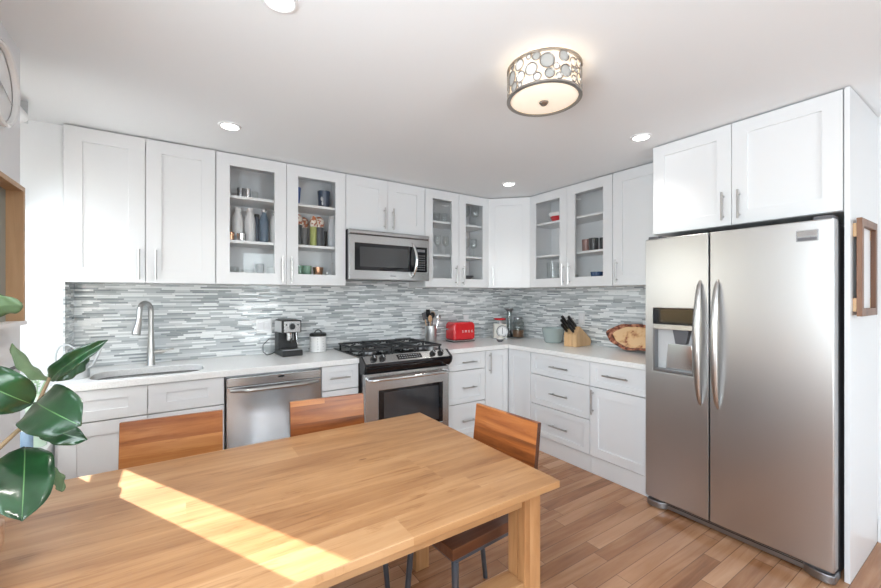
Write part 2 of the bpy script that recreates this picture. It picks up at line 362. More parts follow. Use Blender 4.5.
# ================================================================= CABINETS
def handle(parent, a, b, yf, mat=None):
    """bar pull from a to b (x,z), on two posts, door face at yf"""
    (xa, za), (xb, zb) = a, b; y = yf - .030
    mb = MB().tube([(xa, y, za), (xb, y, zb)], .0058, 10)
    for t in (.14, .86):
        x, z = xa + (xb - xa) * t, za + (zb - za) * t
        mb.tube([(x, yf + .001, z), (x, y, z)], .0045, 8)
    return mb.build('handle', mat or M['chrome'], parent)
def front(parent, name, x0, x1, z0, z1, yf, stile=.075, rail=None, glass=False, hd=None, th=.02):
    rail = rail or stile; g = .0016; x0 += g; x1 -= g; z0 += g; z1 -= g
    ix0, ix1, iz0, iz1 = x0 + stile, x1 - stile, z0 + rail, z1 - rail
    mb = MB().ring(x0, x1, z0, z1, ix0, ix1, iz0, iz1, yf, yf + th)
    if not glass: mb.box(ix0 - .003, ix1 + .003, yf + .009, yf + th - .001, iz0 - .003, iz1 + .003)
    d = mb.build(name, M['cab'], parent, bevel=.0013)
    if glass: MB().box(ix0 - .004, ix1 + .004, yf + .010, yf + .014, iz0 - .004, iz1 + .004).build('glass_pane', M['pane'], d, smooth=0)
    if hd:
        if hd[0] == 'v': handle(d, (hd[1], hd[2]), (hd[1], hd[3]), yf)
        else: handle(d, (hd[2], hd[1]), (hd[3], hd[1]), yf)
    return d
def carcass(w, h, d, z0=0, t=.017, top=True, fr=.0):
    mb = MB().box(0, t, -d, -.001, z0, h).box(w - t, w, -d, -.001, z0, h).box(t, w - t, -.012, -.001, z0, h)
    mb.box(t, w - t, -d, -.012, z0, z0 + t)
    if top: mb.box(t, w - t, -d, -.012, h - t, h)
    return mb
UZ0, UZ1 = 1.468, 2.392; UH = UZ1 - UZ0; UD = .305
def upper(label, loc, rz, w, doors, shelves=(), z0=UZ0, d=UD, stile=.084):
    h = UZ1 - z0
    t = thing('wall_cabinet', label, 'cabinet', (loc[0], loc[1], z0), rz)
    carcass(w, h, d).build('body', M['cab'], t, bevel=.001)
    for z in shelves: MB().box(.018, w - .018, -d + .02, -.013, z - z0 - .02, z - z0).build('shelf', M['cab'], t, bevel=.001)
    for (x0, x1, gl, hx, hz0, hz1) in doors:
        front(t, 'door', x0, x1, 0, h, -d - .02, stile, glass=gl, hd=('v', hx, hz0 - z0, hz1 - z0) if hx else None)
    return t
HZ = (1.49, 1.68)
S = (1.787, 2.108)
upper('white shaker wall cabinet with two solid doors above the sink', (-3.863, 0), 0, .776, [(0, .386, 0, .356, *HZ), (.386, .776, 0, .444 - .002, *HZ)])
upper('wide white glass-door wall cabinet holding bottles left of the microwave', (-3.085, 0), 0, .930, [(0, .466, 1, .433, *HZ), (.466, .930, 1, .499, *HZ)], S)
upper('short white two-door wall cabinet directly above the microwave', (-2.153, 0), 0, .760, [(0, .380, 0, .342, 1.965, 2.15), (.380, .760, 0, .425, 1.965, 2.15)], z0=1.938)
upper('white glass-door wall cabinet of stemware right of the microwave', (-1.391, 0), 0, .779, [(0, .39, 1, .348, *HZ), (.39, .779, 1, .432, *HZ)], S)
upper('white glass-door wall cabinet with mugs, right of the diagonal corner', (0, -.612), -PI / 2, .924, [(0, .468, 1, .433, *HZ), (.468, .924, 1, .503, *HZ)], S)
upper('white single-door wall cabinet between glass doors and refrigerator', (0, -1.538), -PI / 2, .48, [(0, .48, 0, .042, *HZ)])
upper('deep white two-door cabinet above the refrigerator', (0, -2.022), -PI / 2, .922, [(0, .458, 0, .418, 1.83, 1.995), (.458, .922, 0, .498, 1.83, 1.995)], z0=1.80, d=.59, stile=.075)
# diagonal corner unit
t = thing('wall_cabinet', 'white diagonal corner wall cabinet with one narrow solid door', 'cabinet', (0, 0, UZ0))
MB().prism([(-.001, -.001), (-.61, -.001), (-.61, -.305), (-.305, -.61), (-.001, -.61)], 'z', 0, UH).build('body', M['cab'], t, bevel=.001)
dl = math.hypot(.305, .305)
d = front(t, 'door', .006, dl - .006, 0, UH, -.02, .075, hd=('v', .055, .022, .212)); d.location = (-.61, -.305, 0); d.rotation_euler = (0, 0, -PI / 4)

BF = -.622
def base(label, loc, rz, w, fronts, sink=False):
    t = thing('base_cabinet', label, 'cabinet', (loc[0], loc[1], 0), rz)
    mb = carcass(w, .874, .60, .13, top=not sink)
    mb.box(.017, w - .017, -.60, -.58, .84, .874)
    mb.build('body', M['cab'], t, bevel=.001)
    MB().box(0, w, -.606, -.585, 0, .132).build('toe_kick', M['cab'], t)
    for f in fronts: front(t, *f[:5], BF, **f[5])
    return t
dr = lambda z, c, l=.095: dict(stile=.055, rail=.045, hd=('h', z, c - l, c + l))
base('white sink base cabinet with two false drawer fronts, below the faucet', (-3.845, 0), 0, .788, [
    ('drawer_front', .012, .396, .70, .872, dict(stile=.088, rail=.056)), ('drawer_front', .396, .786, .70, .872, dict(stile=.088, rail=.056)),
    ('door', .012, .396, .14, .697, dict(stile=.075, hd=('v', .36, .49, .66))), ('door', .396, .786, .14, .697, dict(stile=.075, hd=('v', .432, .49, .66)))], sink=True)
base('narrow white base cabinet with one drawer, between dishwasher and stove', (-2.443, 0), 0, .281, [
    ('drawer', 0, .281, .695, .872, dict(stile=.05, rail=.045, hd=('h', .785, .055, .205))), ('door', 0, .281, .14, .692, dict(stile=.06, hd=('v', .055, .49, .66)))])
base('white three-drawer base cabinet to the right of the stove', (-1.381, 0), 0, .465, [
    ('drawer', 0, .465, .716, .872, dr(.788, .265, .08)), ('drawer', 0, .465, .419, .713, dr(.56, .265, .08)), ('drawer', 0, .465, .14, .416, dr(.262, .265, .08))])
base('white three-drawer base cabinet under the knife block', (0, -.916), -PI / 2, .619, [
    ('drawer', 0, .619, .682, .872, dr(.775, .33)), ('drawer', 0, .619, .416, .679, dr(.545, .33)), ('drawer', 0, .619, .14, .413, dr(.272, .33))])
base('white base cabinet with a drawer over a door, beside the refrigerator', (0, -1.537), -PI / 2, .490, [
    ('drawer', 0, .490, .682, .872, dr(.785, .225, .10)), ('door', 0, .490, .14, .679, dict(stile=.07, hd=('v', .032, .47, .66)))])
t = thing('base_cabinet', 'white inside-corner base cabinet with a two-leaf folding door', 'cabinet', (0, 0, 0))
MB().prism([(-.001, -.001), (-.914, -.001), (-.914, -.60), (-.60, -.60), (-.60, -.914), (-.001, -.914)], 'z', .13, .874).build('body', M['cab'], t)
MB().prism([(-.02, -.02), (-.914, -.02), (-.914, -.606), (-.606, -.606), (-.606, -.914), (-.02, -.914)], 'z', 0, .128).build('toe_kick', M['cab'], t)
front(t, 'door', -.913, -.626, .14, .872, BF, .062, hd=('v', -.868, .66, .85))
d = front(t, 'door', .626, .913, .14, .872, BF, .062); d.rotation_euler = (0, 0, -PI / 2)
# worktops
def rrect(x0, x1, y0, y1, r, n=6):
    P = []
    for cx, cy, a in ((x1 - r, y1 - r, 0), (x0 + r, y1 - r, 90), (x0 + r, y0 + r, 180), (x1 - r, y0 + r, 270)):
        P += [(cx + r * math.cos(rad(a + 90 * k / n)), cy + r * math.sin(rad(a + 90 * k / n))) for k in range(n + 1)]
    return P
SX0, SX1, SY0, SY1 = -3.725, -3.165, -.575, -.245
o = MB().slab_hole([(-3.864, -.64), (-2.163, -.64), (-2.163, -.009), (-3.864, -.009)], [rrect(SX0, SX1, SY0, SY1, .11)], .8755, .915).build('worktop', M['quartz'], bevel=.003)
tag(o, 'white quartz worktop with the sink cut into it', 'worktop')
o = MB().prism([(-1.380, -.009), (-.009, -.009), (-.009, -2.027), (-.64, -2.027), (-.64, -.64), (-1.380, -.64)], 'z', .8755, .915).build('worktop', M['quartz'], bevel=.003)
tag(o, 'L-shaped white quartz worktop in the right corner under toaster and knife block', 'worktop')
# sink
t = thing('kitchen_sink', 'stainless steel undermount sink with rounded ends below the faucet', 'sink', ((SX0 + SX1) / 2, (SY0 + SY1) / 2, .69))
cx, cyy = (SX0 + SX1) / 2, (SY0 + SY1) / 2
mb = MB()
def loop(mb, P, z): return [mb.bm.verts.new((p[0] - cx, p[1] - cyy, z - .69)) for p in P]
L = [loop(mb, rrect(SX0 - .012, SX1 + .012, SY0 - .012, SY1 + .012, .12), .8752), loop(mb, rrect(SX0 + .001, SX1 - .001, SY0 + .001, SY1 - .001, .11), .8752), loop(mb, rrect(SX0 + .012, SX1 - .012, SY0 + .012, SY1 - .012, .10), .74), loop(mb, rrect(SX0 + .05, SX1 - .05, SY0 + .05, SY1 - .05, .07), .71)]
for A, B in zip(L, L[1:]):
    for i in range(len(A)): mb.face((A[i], A[(i + 1) % len(A)], B[(i + 1) % len(A)], B[i]))
mb.face(L[-1])
mb.build('basin', M['steel'], t)
MB().lathe([(0, .022), (.035, .022), (.04, .026), (.045, .021)], (0, 0, 0)).build('drain', M['bright'], t)
# faucet
t = thing('faucet', 'tall brushed nickel gooseneck faucet with pull-down spray head', 'faucet', (-3.458, -.125, .915))
R_ = .056; T_ = .368
MB().lathe([(.027, 0), (.027, .006), (.024, .012), (.023, .09), (.018, .17), (.0155, .23), (.0155, .30)]).tube([(0, 0, .29)] + [(0, -R_ + R_ * math.cos(a), T_ + R_ * math.sin(a)) for a in [PI * k / 16 for k in range(17)]] + [(0, -2 * R_ - .004, .315)], .0155, 14).build('spout', M['chrome'], t)
MB().tube([(0, -2 * R_ - .003, .318), (0, -2 * R_ - .010, .285), (0, -2 * R_ - .030, .228), (0, -2 * R_ - .033, .218)], [.0165, .019, .025, .023], 18).build('spray_head', M['chrome'], t)
MB().cyl((.015, 0, .085), (.062, -.004, .088), .016).cyl((.060, -.004, .088), (.075, -.005, .089), .012).tube([(.068, -.005, .089), (.095, -.012, .096), (.130, -.018, .102)], [.008, .0065, .006]).xf(Matrix.Rotation(rad(30), 4, 'Z')).build('lever', M['chrome'], t)
t.rotation_euler = (0, 0, rad(-30))

# ================================================================= APPLIANCES
# dishwasher
t = thing('dishwasher', 'stainless steel dishwasher with a bowed bar handle left of the stove', 'dishwasher', (-3.055, 0, 0)); w = .609
MB().box(.004, w - .004, -.60, -.02, .10, .868).build('body', M['dsteel'], t)
MB().box(.005, w - .005, -.645, -.602, .115, .803).build('door', M['steelw'], t, bevel=.004)
p = MB().box(.005, w - .005, -.645, -.602, .806, .862).build('control_strip', M['steel'], t, bevel=.004)
MB().box(.315, .352, -.6465, -.640, .838, .850).build('display', M['blkg'], p)
MB().tube([(.03 + (w - .06) * k / 16, -.645 - .045 * min(1, math.sin(PI * k / 16) * 1.8) , .782) for k in range(17)], [.011] + [.0135] * 15 + [.011], 12, flat=1.2).build('handle', M['steel'], t)
MB().box(.005, w - .005, -.58, -.55, 0, .112).build('toe_kick', M['blk'], t)
# range
t = thing('gas_range', 'stainless steel slide-in gas stove with black grates and oven window', 'stove', (-2.158, 0, 0)); w = .775
MB().box(.006, w - .006, -.655, -.03, .02, .912).build('body', M['blk'], t)
MB().box(-.004, w + .004, -.668, -.03, .9165, .925).build('cooktop', M['blkg'], t, bevel=.003)
gx = [(.028, .266), (.272, .503), (.509, .747)]
for i, (a, b) in enumerate(gx):
    g = MB(); z0, z1 = .955, .971; bw = .0065
    for y in (-.625, -.345, -.33, -.075): g.box(a, b, y - bw, y + bw, z0, z1)
    for x in (a + bw, b - bw): g.box(x - bw, x + bw, -.63, -.07, z0, z1)
    c = (a + b) / 2
    for yc in (-.485, -.20):
        for k in range(4):
            an = k * PI / 2 + PI / 4; r1 = .118
            dx, dy = math.cos(an), math.sin(an)
            g.tube([(c + .035 * dx, yc + .035 * dy, z1 - .002), (c + r1 * dx, yc + r1 * dy, z1 - .006)], .0065, 8)
    for x in (a + .012, b - .012):
        for y in (-.615, -.085, -.34): g.box(x - .007, x + .007, y - .007, y + .007, .924, z0 + .002)
    g.build('grate', M['iron'], t, bevel=.002)
for (x, y, r) in ((.143, -.485, .042), (.143, -.20, .034), (.381, -.34, .05), (.618, -.485, .034), (.618, -.20, .042)):
    bb = MB().lathe([(r + .012, .925), (r + .010, .935), (r, .938)], (x, y, 0)).build('burner', M['dsteel'], t)
    MB().lathe([(r, .936), (r, .943), (r - .006, .946), (0, .946)], (x, y, 0)).build('burner_cap', M['iron'], bb)
cp = MB().prism([(-.667, .9265), (-.728, .882), (-.728, .876), (-.656, .876), (-.656, .9265)], 'x', .002, w - .002).build('control_panel', M['steel'], t, bevel=.0015)
MB().prism([(-.656, .8755), (-.737, .8755), (-.741, .86), (-.730, .832), (-.706, .803), (-.656, .803)], 'x', .0, w).build('black_band', M['blkg'], t, bevel=.002)
for x0, x1 in ((-.006, .006), (w - .006, w + .006)):
    MB().prism([(-.650, .931), (-.672, .931), (-.745, .878), (-.748, .86), (-.734, .826), (-.70, .798), (-.65, .798)], 'x', x0, x1).build('end_cap', M['blk'], t, bevel=.002)
sn = Vector((0, -.59, .808)); sdv = Vector((0, -.808, -.59)); pc = Vector((0, -.6975, .9043))
mb = MB().box(.285, .505, -.026, .026, 0, .002); mb.xf(Matrix(((1, 0, 0, 0), (0, -sdv.y, sn.y, pc.y), (0, -sdv.z, sn.z, pc.z), (0, 0, 0, 1)))); ds = mb.build('display', M['blkg'], t)
mb = MB(); random.seed(3)
for r_ in range(2):
    for k in range(9): mb.box(.30 + k * .022, .311 + k * .022, -.014 + r_ * .022, -.008 + r_ * .022, .0021, .0026)
mb.xf(Matrix(((1, 0, 0, 0), (0, -sdv.y, sn.y, pc.y), (0, -sdv.z, sn.z, pc.z), (0, 0, 0, 1)))).build('keys', M['lgrey'], ds)
for x in (.085, .158, .612, .690):
    c = Vector((x, 0, 0)) + pc
    k = MB().tube([c, c + sn * .006, c + sn * .008, c + sn * .03], [.026, .026, .020, .018], 20).build('knob', M['blk'], t)
    MB().tube([c + sn * .0305 + sdv * .016, c + sn * .0305 - sdv * .012], .003, 6).build('knob_mark', M['lgrey'], k)
od = MB().ring(.010, w - .010, .185, .797, .12, .705, .335, .665, -.714, -.660).build('oven_door', M['steel'], t, bevel=.004)
MB().box(.112, .713, -.7105, -.668, .327, .673).build('oven_window', M['blkg'], od, bevel=.001)
MB().box(.165, .665, -.7115, -.705, .36, .645).build('window_screen', pbr('oven_glass_inner', (.03, .032, .036), .05, coat=.6), od)
hd = MB().tube([(.035, -.712, .758), (.036, -.750, .758), (.05, -.768, .758)] + [(.05 + (w - .10) * k / 12, -.768 - .012 * math.sin(PI * k / 12), .758) for k in range(1, 12)] + [(w - .05, -.768, .758), (w - .036, -.750, .758), (w - .035, -.712, .758)], .0125, 12, flat=1.15).build('handle', M['bright'], od)
MB().box(.010, w - .010, -.706, -.66, .035, .178).build('storage_drawer', M['steel'], t, bevel=.004)
MB().box(.02, w - .02, -.63, -.05, 0, .022).build('plinth', M['blk'], t)
# microwave
t = thing('microwave_oven', 'stainless over-the-range microwave with black window and bowed handle', 'microwave', (-2.150, 0, 1.52)); w = .756
MB().box(.0, w, -.362, -.0105, .004, .414).build('body', M['blk'], t, bevel=.002)
MB().prism([(-.362, .372), (-.392, .372), (-.402, .380), (-.402, .398), (-.385, .412), (-.362, .414)], 'x', 0, w).build('vent_strip', M['steel'], t, bevel=.0015)
MB().box(.002, w - .002, -.3935, -.362, .3685, .3725).build('vent_slot', M['blk'], t)
dr_ = MB().ring(.0, w, .0, .369, .045, w - .022, .078, .300, -.400, -.362).build('door', M['steel'], t, bevel=.004)
MB().box(.043, .600, -.398, -.366, .076, .302).build('window_bezel', M['blkg'], dr_)
MB().box(.088, .535, -.3990, -.396, .108, .272).build('window_screen', pbr('microwave_screen', (.045, .046, .048), .12, coat=.3), dr_)
MB().tube([(.578, -.398, .032)] + [(.578 + .012 * math.sin(PI * k / 14), -.405 - .055 * math.sin(PI * k / 14) ** .7, .035 + .285 * k / 14) for k in range(1, 14)] + [(.578, -.398, .323)], [.010] + [.0155] * 13 + [.010], 12, flat=.8).build('handle', M['bright'], dr_)
kp = MB().box(.602, w - .024, -.398, -.366, .076, .302).build('keypad', M['blkg'], t)
mb = MB()
for r_ in range(7):
    for k in range(4): mb.box(.632 + k * .022, .645 + k * .022, -.3986, -.3978, .095 + r_ * .021, .104 + r_ * .021)
mb.box(.632, .712, -.3986, -.3978, .258, .282)
mb.build('keys', M['dsteel'], kp)
MB().box(.365, .415, -.4008, -.398, .030, .040).build('badge', M['dsteel'], t)
# refrigerator : local x = -world y, local y = world x
t = thing('refrigerator', 'tall stainless side-by-side refrigerator with ice dispenser', 'refrigerator', (0, -2.030, 0), -PI / 2); FY = -.716; w = .905
MB().box(.006, w - .006, -.635, -.03, .02, 1.735).build('body', M['dgrey'], t, bevel=.003)
ld = MB().ring(0, .372, .068, 1.757, .048, .292, .900, 1.303, FY, -.645).build('freezer_door', M['steelv'], t, bevel=.007, seg=3)
MB().box(.040, .300, FY + .05, -.646, .89, 1.31).build('dispenser_back', M['lgrey'], ld)
MB().box(.049, .291, FY + .001, FY + .05, 1.205, 1.302).build('dispenser_panel', M['blkg'], ld)
MB().box(.049, .291, FY - .004, FY + .05, 1.172, 1.204).build('dispenser_trim', M['steel'], ld, bevel=.002)
for xa in (.049, .282): MB().box(xa, xa + .009, FY + .004, FY + .05, .902, 1.171).build('dispenser_cheek', M['dsteel'], ld)
MB().box(.049, .291, FY + .002, FY + .05, .901, .918).build('drip_tray', M['dsteel'], ld, bevel=.002)
MB().prism([(.165, 1.171), (.262, 1.171), (.245, 1.085), (.182, 1.085)], 'y', FY + .012, FY + .05).build('nozzle', M['dgrey'], ld, bevel=.003)
MB().prism([(.11, .92), (.28, .92), (.265, 1.08), (.125, 1.08)], 'y', FY + .040, FY + .0495).build('paddle', M['bright'], ld, bevel=.003)
rd = MB().box(.379, w, FY, -.645, .068, 1.757).build('fridge_door', M['steelv'], t, bevel=.007, seg=3)
bdg = MB().box(.766, .850, FY - .003, FY + .001, 1.655, 1.710).build('badge', M['dsteel'], rd, bevel=.001)
MB().box(.770, .846, FY - .0038, FY - .002, 1.678, 1.706).build('badge_plate', M['bright'], bdg)
MB().box(.772, .844, FY - .0036, FY - .002, 1.659, 1.673).build('badge_strip', M['dgrey'], bdg)
for nm, x, pr_ in (('a', .330, ld), ('b', .421, rd)):
    P = []; R = []
    for k in range(25):
        s_ = k / 24; P.append((x, FY + .004 - .062 * math.sin(PI * s_) ** .55, .735 + .745 * s_)); R.append(.007 + .0125 * math.sin(PI * s_) ** .6)
    MB().tube(P, R, 16, flat=.55, up=(1, 0, 0)).build('handle', M['chrome'], pr_)
mb = MB().box(.02, w - .02, -.68, -.60, .014, .060)
gr = mb.build('base_grille', M['dsteel'], t, bevel=.003)
mb = MB()
for z in (.040, .050): mb.box(.10, w - .12, -.6815, -.678, z, z + .005)
mb.build('grille_slot', M['blk'], gr)
for x0, s_ in ((.0, 1), (w, -1)):
    MB().prism([(x0, -.60), (x0, -.70), (x0 + s_ * .03, -.712), (x0 + s_ * .085, -.705), (x0 + s_ * .12, -.683), (x0 + s_ * .12, -.60)], 'z', .006, .050).build('foot_cover', M['dsteel'], t, bevel=.008, seg=3)
for x0, x1 in ((.01, .08), (w - .08, w - .01)): MB().box(x0, x1, -.70, -.60, 1.735, 1.775).build('hinge_cover', M['dgrey'], t, bevel=.004)
o = MB().box(-.61, -.001, -2.968, -2.9475, 0, 2.394).build('end_panel', M['cab'], bevel=.0015)
tag(o, 'tall white end panel along the right side of the refrigerator', 'panel')

# ================================================================= TABLE AND CHAIRS
t = thing('dining_table', 'large honey oak dining table with a sunlit stripe on its top', 'table', (-3.0, -2.073, 0))
TX0, TX1, TY0, TY1 = -.79, .800, -.480, .472
MB().box(TX0, TX1, TY0, TY1, .725, .75).build('tabletop', M['table'], t, bevel=.003)
for x0 in (TX1 - .107, TX0 + .03):
    for y0, s_ in ((TY0 + .062, 1), (TY1 - .062, -1)):
        MB().box(x0, x0 + .078, min(y0, y0 + s_ * .034), max(y0, y0 + s_ * .034), 0, .7215).box(x0, x0 + .077, min(y0 + s_ * .037, y0 + s_ * .083), max(y0 + s_ * .037, y0 + s_ * .083), 0, .7215).box(x0 + .01, x0 + .07, min(y0 + s_ * .03, y0 + s_ * .06), max(y0 + s_ * .03, y0 + s_ * .06), 0, .72).build('leg', M['tablez'], t, bevel=.003)
for y in (TY0 + .085, TY1 - .085): MB().box(TX0 + .11, TX1 - .108, y - .012, y + .012, .655, .7215).build('apron', M['table'], t, bevel=.002)
for x in (TX0 + .07, TX1 - .07): MB().box(x - .012, x + .012, TY0 + .148, TY1 - .148, .655, .7215).build('apron', M['tabley'], t, bevel=.002)
MB().box(TX0 + .11, TX1 - .108, TY0 + .064, TY0 + .145, .355, .40).build('stretcher', M['table'], t, bevel=.003)

def make_chair(label, loc, rz):
    t = thing('dining_chair', label, 'chair', loc, rz, None)
    mb = MB().box(-.187, .187, -.0125, .0125, 0, .24); mb.bm.normal_update()
    for f_ in mb.bm.faces: f_.material_index = 1 if abs(f_.calc_center_median().x) > .17 else 0
    mb.build('backrest', [M['chair'], M['seat']], t, loc=(0, -.030, .622), rot=(rad(-7), 0, 0), bevel=.003)
    MB().box(-.152, .152, -.21, .21, 0, .042).build('seat', M['seat'], t, loc=(0, -.228, .443), bevel=.003)
    MB().box(-.146, .146, -.425, -.405, .426, .4425).box(-.146, .146, -.06, -.04, .426, .4425).box(-.146, -.128, -.405, -.06, .426, .4425).box(.128, .146, -.405, -.06, .426, .4425).build('seat_frame', M['gun'], t, bevel=.002)
    for sx in (-1, 1):
        MB().tube([(sx * .137, -.415, .430), (sx * .172, -.435, .001)], [.0135, .011], 12).build('leg', M['gun'], t)
        MB().tube([(sx * .137, -.05, .430), (sx * .172, .035, .001)], [.0135, .011], 12).build('leg', M['gun'], t)
        MB().tube([(sx * .11, -.05, .428), (sx * .11, -.012, .50), (sx * .11, -.005, .64), (sx * .11, .014, .80)], [.009] * 4, 10).build('back_post', M['gun'], t)
    return t
c1 = make_chair('acacia-backed dining chair in front of the sink cabinet, leftmost', (-3.315, -1.372, 0), rad(-3.9))
dup(c1, (-2.654, -1.432, 0), rad(-4.9), 'acacia-backed dining chair in front of the dishwasher, middle of the three')
dup(c1, (-2.062, -2.137, 0), rad(-86), 'acacia-backed dining chair at the right end of the table')

# ================================================================= LIGHTS
def downlight(x, y, label, power=8, cone=105):
    t = thing('recessed_light', label, 'ceiling light', (x, y, CZ))
    MB().lathe([(.047, -.0005), (.047, -.006), (.052, -.008), (.062, -.005), (.063, -.0005)]).build('trim_ring', M['trim'], t)
    MB().lathe([(0, -.0045), (.0475, -.0045), (.0475, -.001), (0, -.001)]).build('lens', M['emitw'], t)
    l = bpy.data.lights.new('downlight', 'SPOT'); o = bpy.data.objects.new('downlight', l); COL.objects.link(o); o.parent = t
    l.energy = power; l.spot_size = rad(cone); l.spot_blend = 1.0; l.shadow_soft_size = .05; l.color = (1, .96, .90); o.location = (0, 0, -.03)
    return t
downlight(-3.01, -2.03, 'recessed ceiling light at the top edge, left of the drum lamp', 20, 140)
downlight(-3.044, -.804, 'recessed ceiling light above the sink and left wall cabinets')
downlight(-.839, -2.069, 'recessed ceiling light just in front of the refrigerator cabinet')
downlight(-.803, -.822, 'recessed ceiling light near the diagonal corner cabinet')
# drum lamp
t = thing('ceiling_lamp', 'drum ceiling lamp with a metal lattice of circles and glowing shade', 'ceiling lamp', (-1.947, -2.254, CZ))
LR = .158; LZ0, LZ1 = -.142, -.014
warm = pbr('lamp_fabric', (.85, .80, .72), .8, emit=(1, .75, .49), es=.5)
warm2 = pbr('lamp_diffuser', (.9, .86, .80), .5, emit=(1, .80, .56), es=.30)
lmet = pbr('lamp_nickel', (.42, .39, .36), .35, 1)
MB().lathe([(0, -.0005), (.07, -.0005), (.07, -.013), (0, -.013)]).build('ceiling_plate', lmet, t)
MB().lathe([(LR - .008, LZ0), (LR - .008, LZ1), (LR - .011, LZ1), (LR - .011, LZ0)], seg=64).build('shade', warm, t)
for z in (LZ0, LZ1): MB().lathe([(LR - .012, z - .004), (LR + .004, z - .004), (LR + .004, z + .004), (LR - .012, z + .004), (LR - .012, z - .004)], seg=64).build('rim', lmet, t)
MB().lathe([(0, LZ0 - .010), (.06, LZ0 - .009), (.12, LZ0 - .006), (LR - .012, LZ0 + .001), (LR - .012, LZ0 + .004), (0, LZ0 + .004)], seg=64).build('diffuser', warm2, t)
MB().lathe([(0, -.030), (.012, -.026), (.020, -.016), (.020, -.012), (0, -.010)], (0, 0, LZ0)).build('finial', lmet, t)
random.seed(11); circ = []
Hc = LZ1 - LZ0
for rr in (.029, .025, .022, .019, .016, .013, .010):
    for k in range(420):
        if len(circ) > 96: break
        a = random.uniform(0, 2 * PI); z = random.uniform(LZ0 + rr + .002, LZ1 - rr - .002); ok = True
        for (a2, z2, r2) in circ:
            da = (a - a2 + PI) % (2 * PI) - PI
            if math.hypot(da * LR, z - z2) < rr + r2 + .001: ok = False; break
        if ok and sum(1 for c in circ if c[2] == rr) < (5 if rr > .027 else 8 if rr > .021 else 16): circ.append((a, z, rr))
fil = MB(); shm = (pbr('grey_shell', (.42, .41, .39), .4), pbr('white_shell', (.78, .74, .70), .4, emit=(1, .85, .7), es=.05))
def onc(a, z, R): return (R * math.cos(a), R * math.sin(a), z)
for i, (a, z, rr) in enumerate(circ):
    P = [onc(a + rr * math.cos(q) / LR, z + rr * math.sin(q), LR) for q in (2 * PI * k / 20 for k in range(21))]
    fil.tube(P, .0028, 6, caps=False)
    if i % 3 != 2:
        m_ = MB()
        for R0 in (LR - .002,):
            c0 = m_.bm.verts.new(onc(a, z, R0)); ring = [m_.bm.verts.new(onc(a + rr * math.cos(q) / LR, z + rr * math.sin(q), R0)) for q in (2 * PI * k / 20 for k in range(20))]
            for k in range(20): m_.face((c0, ring[k], ring[(k + 1) % 20]))
        m_.build('shell_disc', shm[0 if i % 3 == 0 else 1], t)
fil.build('circle_lattice', lmet, t)
l = bpy.data.lights.new('lamp_glow', 'POINT'); o = bpy.data.objects.new('lamp_glow', l); COL.objects.link(o); o.parent = t
l.energy = 3.0; l.color = (1, .78, .54); l.shadow_soft_size = .01; o.location = (0, 0, -.024)

# ================================================================= LEFT WALL AND ALCOVE
t = thing('wall_clock', 'round white wall clock at the upper left, partly out of frame', 'clock', (-3.844, -1.423, 2.144), rad(90))
R90 = Matrix.Rotation(rad(90), 4, 'X')
MB().lathe([(.128, 0), (.147, 0), (.147, .028), (.140, .034), (.132, .030), (.130, .016)], seg=48).xf(R90).build('rim', M['white'], t)
MB().lathe([(0, .014), (.131, .014), (.131, .001), (0, .001)], seg=48).xf(R90).build('face', M['white'], t)
MB().box(-.003, .003, -.0185, -.0165, -.02, .075).xf(Matrix.Rotation(rad(-60), 4, 'Y')).build('hand', M['lgrey'], t)
MB().box(-.003, .003, -.0215, -.0195, -.02, .112).xf(Matrix.Rotation(rad(108), 4, 'Y')).build('hand', M['lgrey'], t)
t = thing('shadow_box', 'light oak box frame with a grey back on the left wall', 'wall shelf', (-3.8445, -1.60, 1.291))
MB().box(0, .054, .272, .290, .0, .511).box(0, .054, -.29, -.272, .0, .511).box(0, .054, -.272, .272, .493, .511).build('frame', M['box'], t, bevel=.001)
MB().box(0, .058, -.292, .292, -.014, -.0005).build('bottom_ledge', M['trim'], t)
MB().box(.001, .006, -.272, .272, 0, .493).build('back_panel', pbr('grey_green_board', (.30, .31, .28), .6), t)
struct('shadow_line', MB().box(-3.845, -3.836, -1.95, -1.085, 1.098, 1.107), M['dgrey'])  # dark strip stands in for a shadow line along the left wall
t = thing('roller_blind', 'rolled-up white blind near the ceiling of the window alcove', 'blind', (-3.985, -.80, 2.315))
MB().cyl((0, -.24, 0), (0, .24, 0), .034, seg=24).build('roll', M['trim'], t)
for y in (-.245, .245): MB().box(-.03, .03, y - .003, y + .003, -.03, .084).build('bracket', M['lgrey'], t)
t = thing('low_cabinet', 'low white box unit in the alcove left of the sink cabinet', 'cabinet', (-3.985, -.67, 0))
MB().box(-.113, .132, -.38, .36, .0, .60).build('body', M['cab'], t, bevel=.002)
MB().box(-.113, .136, -.385, .36, .6005, .622).build('top', M['trim'], t, bevel=.002)
t = thing('soap_bottle', 'small blue bottle with a white cap behind the rubber plant', 'bottle', (-3.905, -.82, .6225))
MB().lathe([(0, 0), (.026, 0), (.028, .01), (.028, .10), (.012, .125), (0, .125)]).build('body', pbr('blue_bottle', (.24, .36, .50), .25), t)
MB().lathe([(0, .1255), (.013, .1255), (.013, .15), (0, .152)]).build('cap', M['white'], t)
t = thing('herb_vase', 'pale green glass vase of feathery herbs beside the sink cabinet', 'plant', (-3.90, -.655, .6225))
MB().lathe([(0, .001), (.036, .001), (.042, .05), (.042, .20), (.030, .25), (.032, .27), (.029, .27), (.027, .25), (.038, .20), (.038, .05), (.0, .01)]).build('vase', pbr('pale_green_glass', (.62, .78, .64), .15), t)
herb = pbr('herb_green', (.42, .60, .40), .6)
random.seed(5)
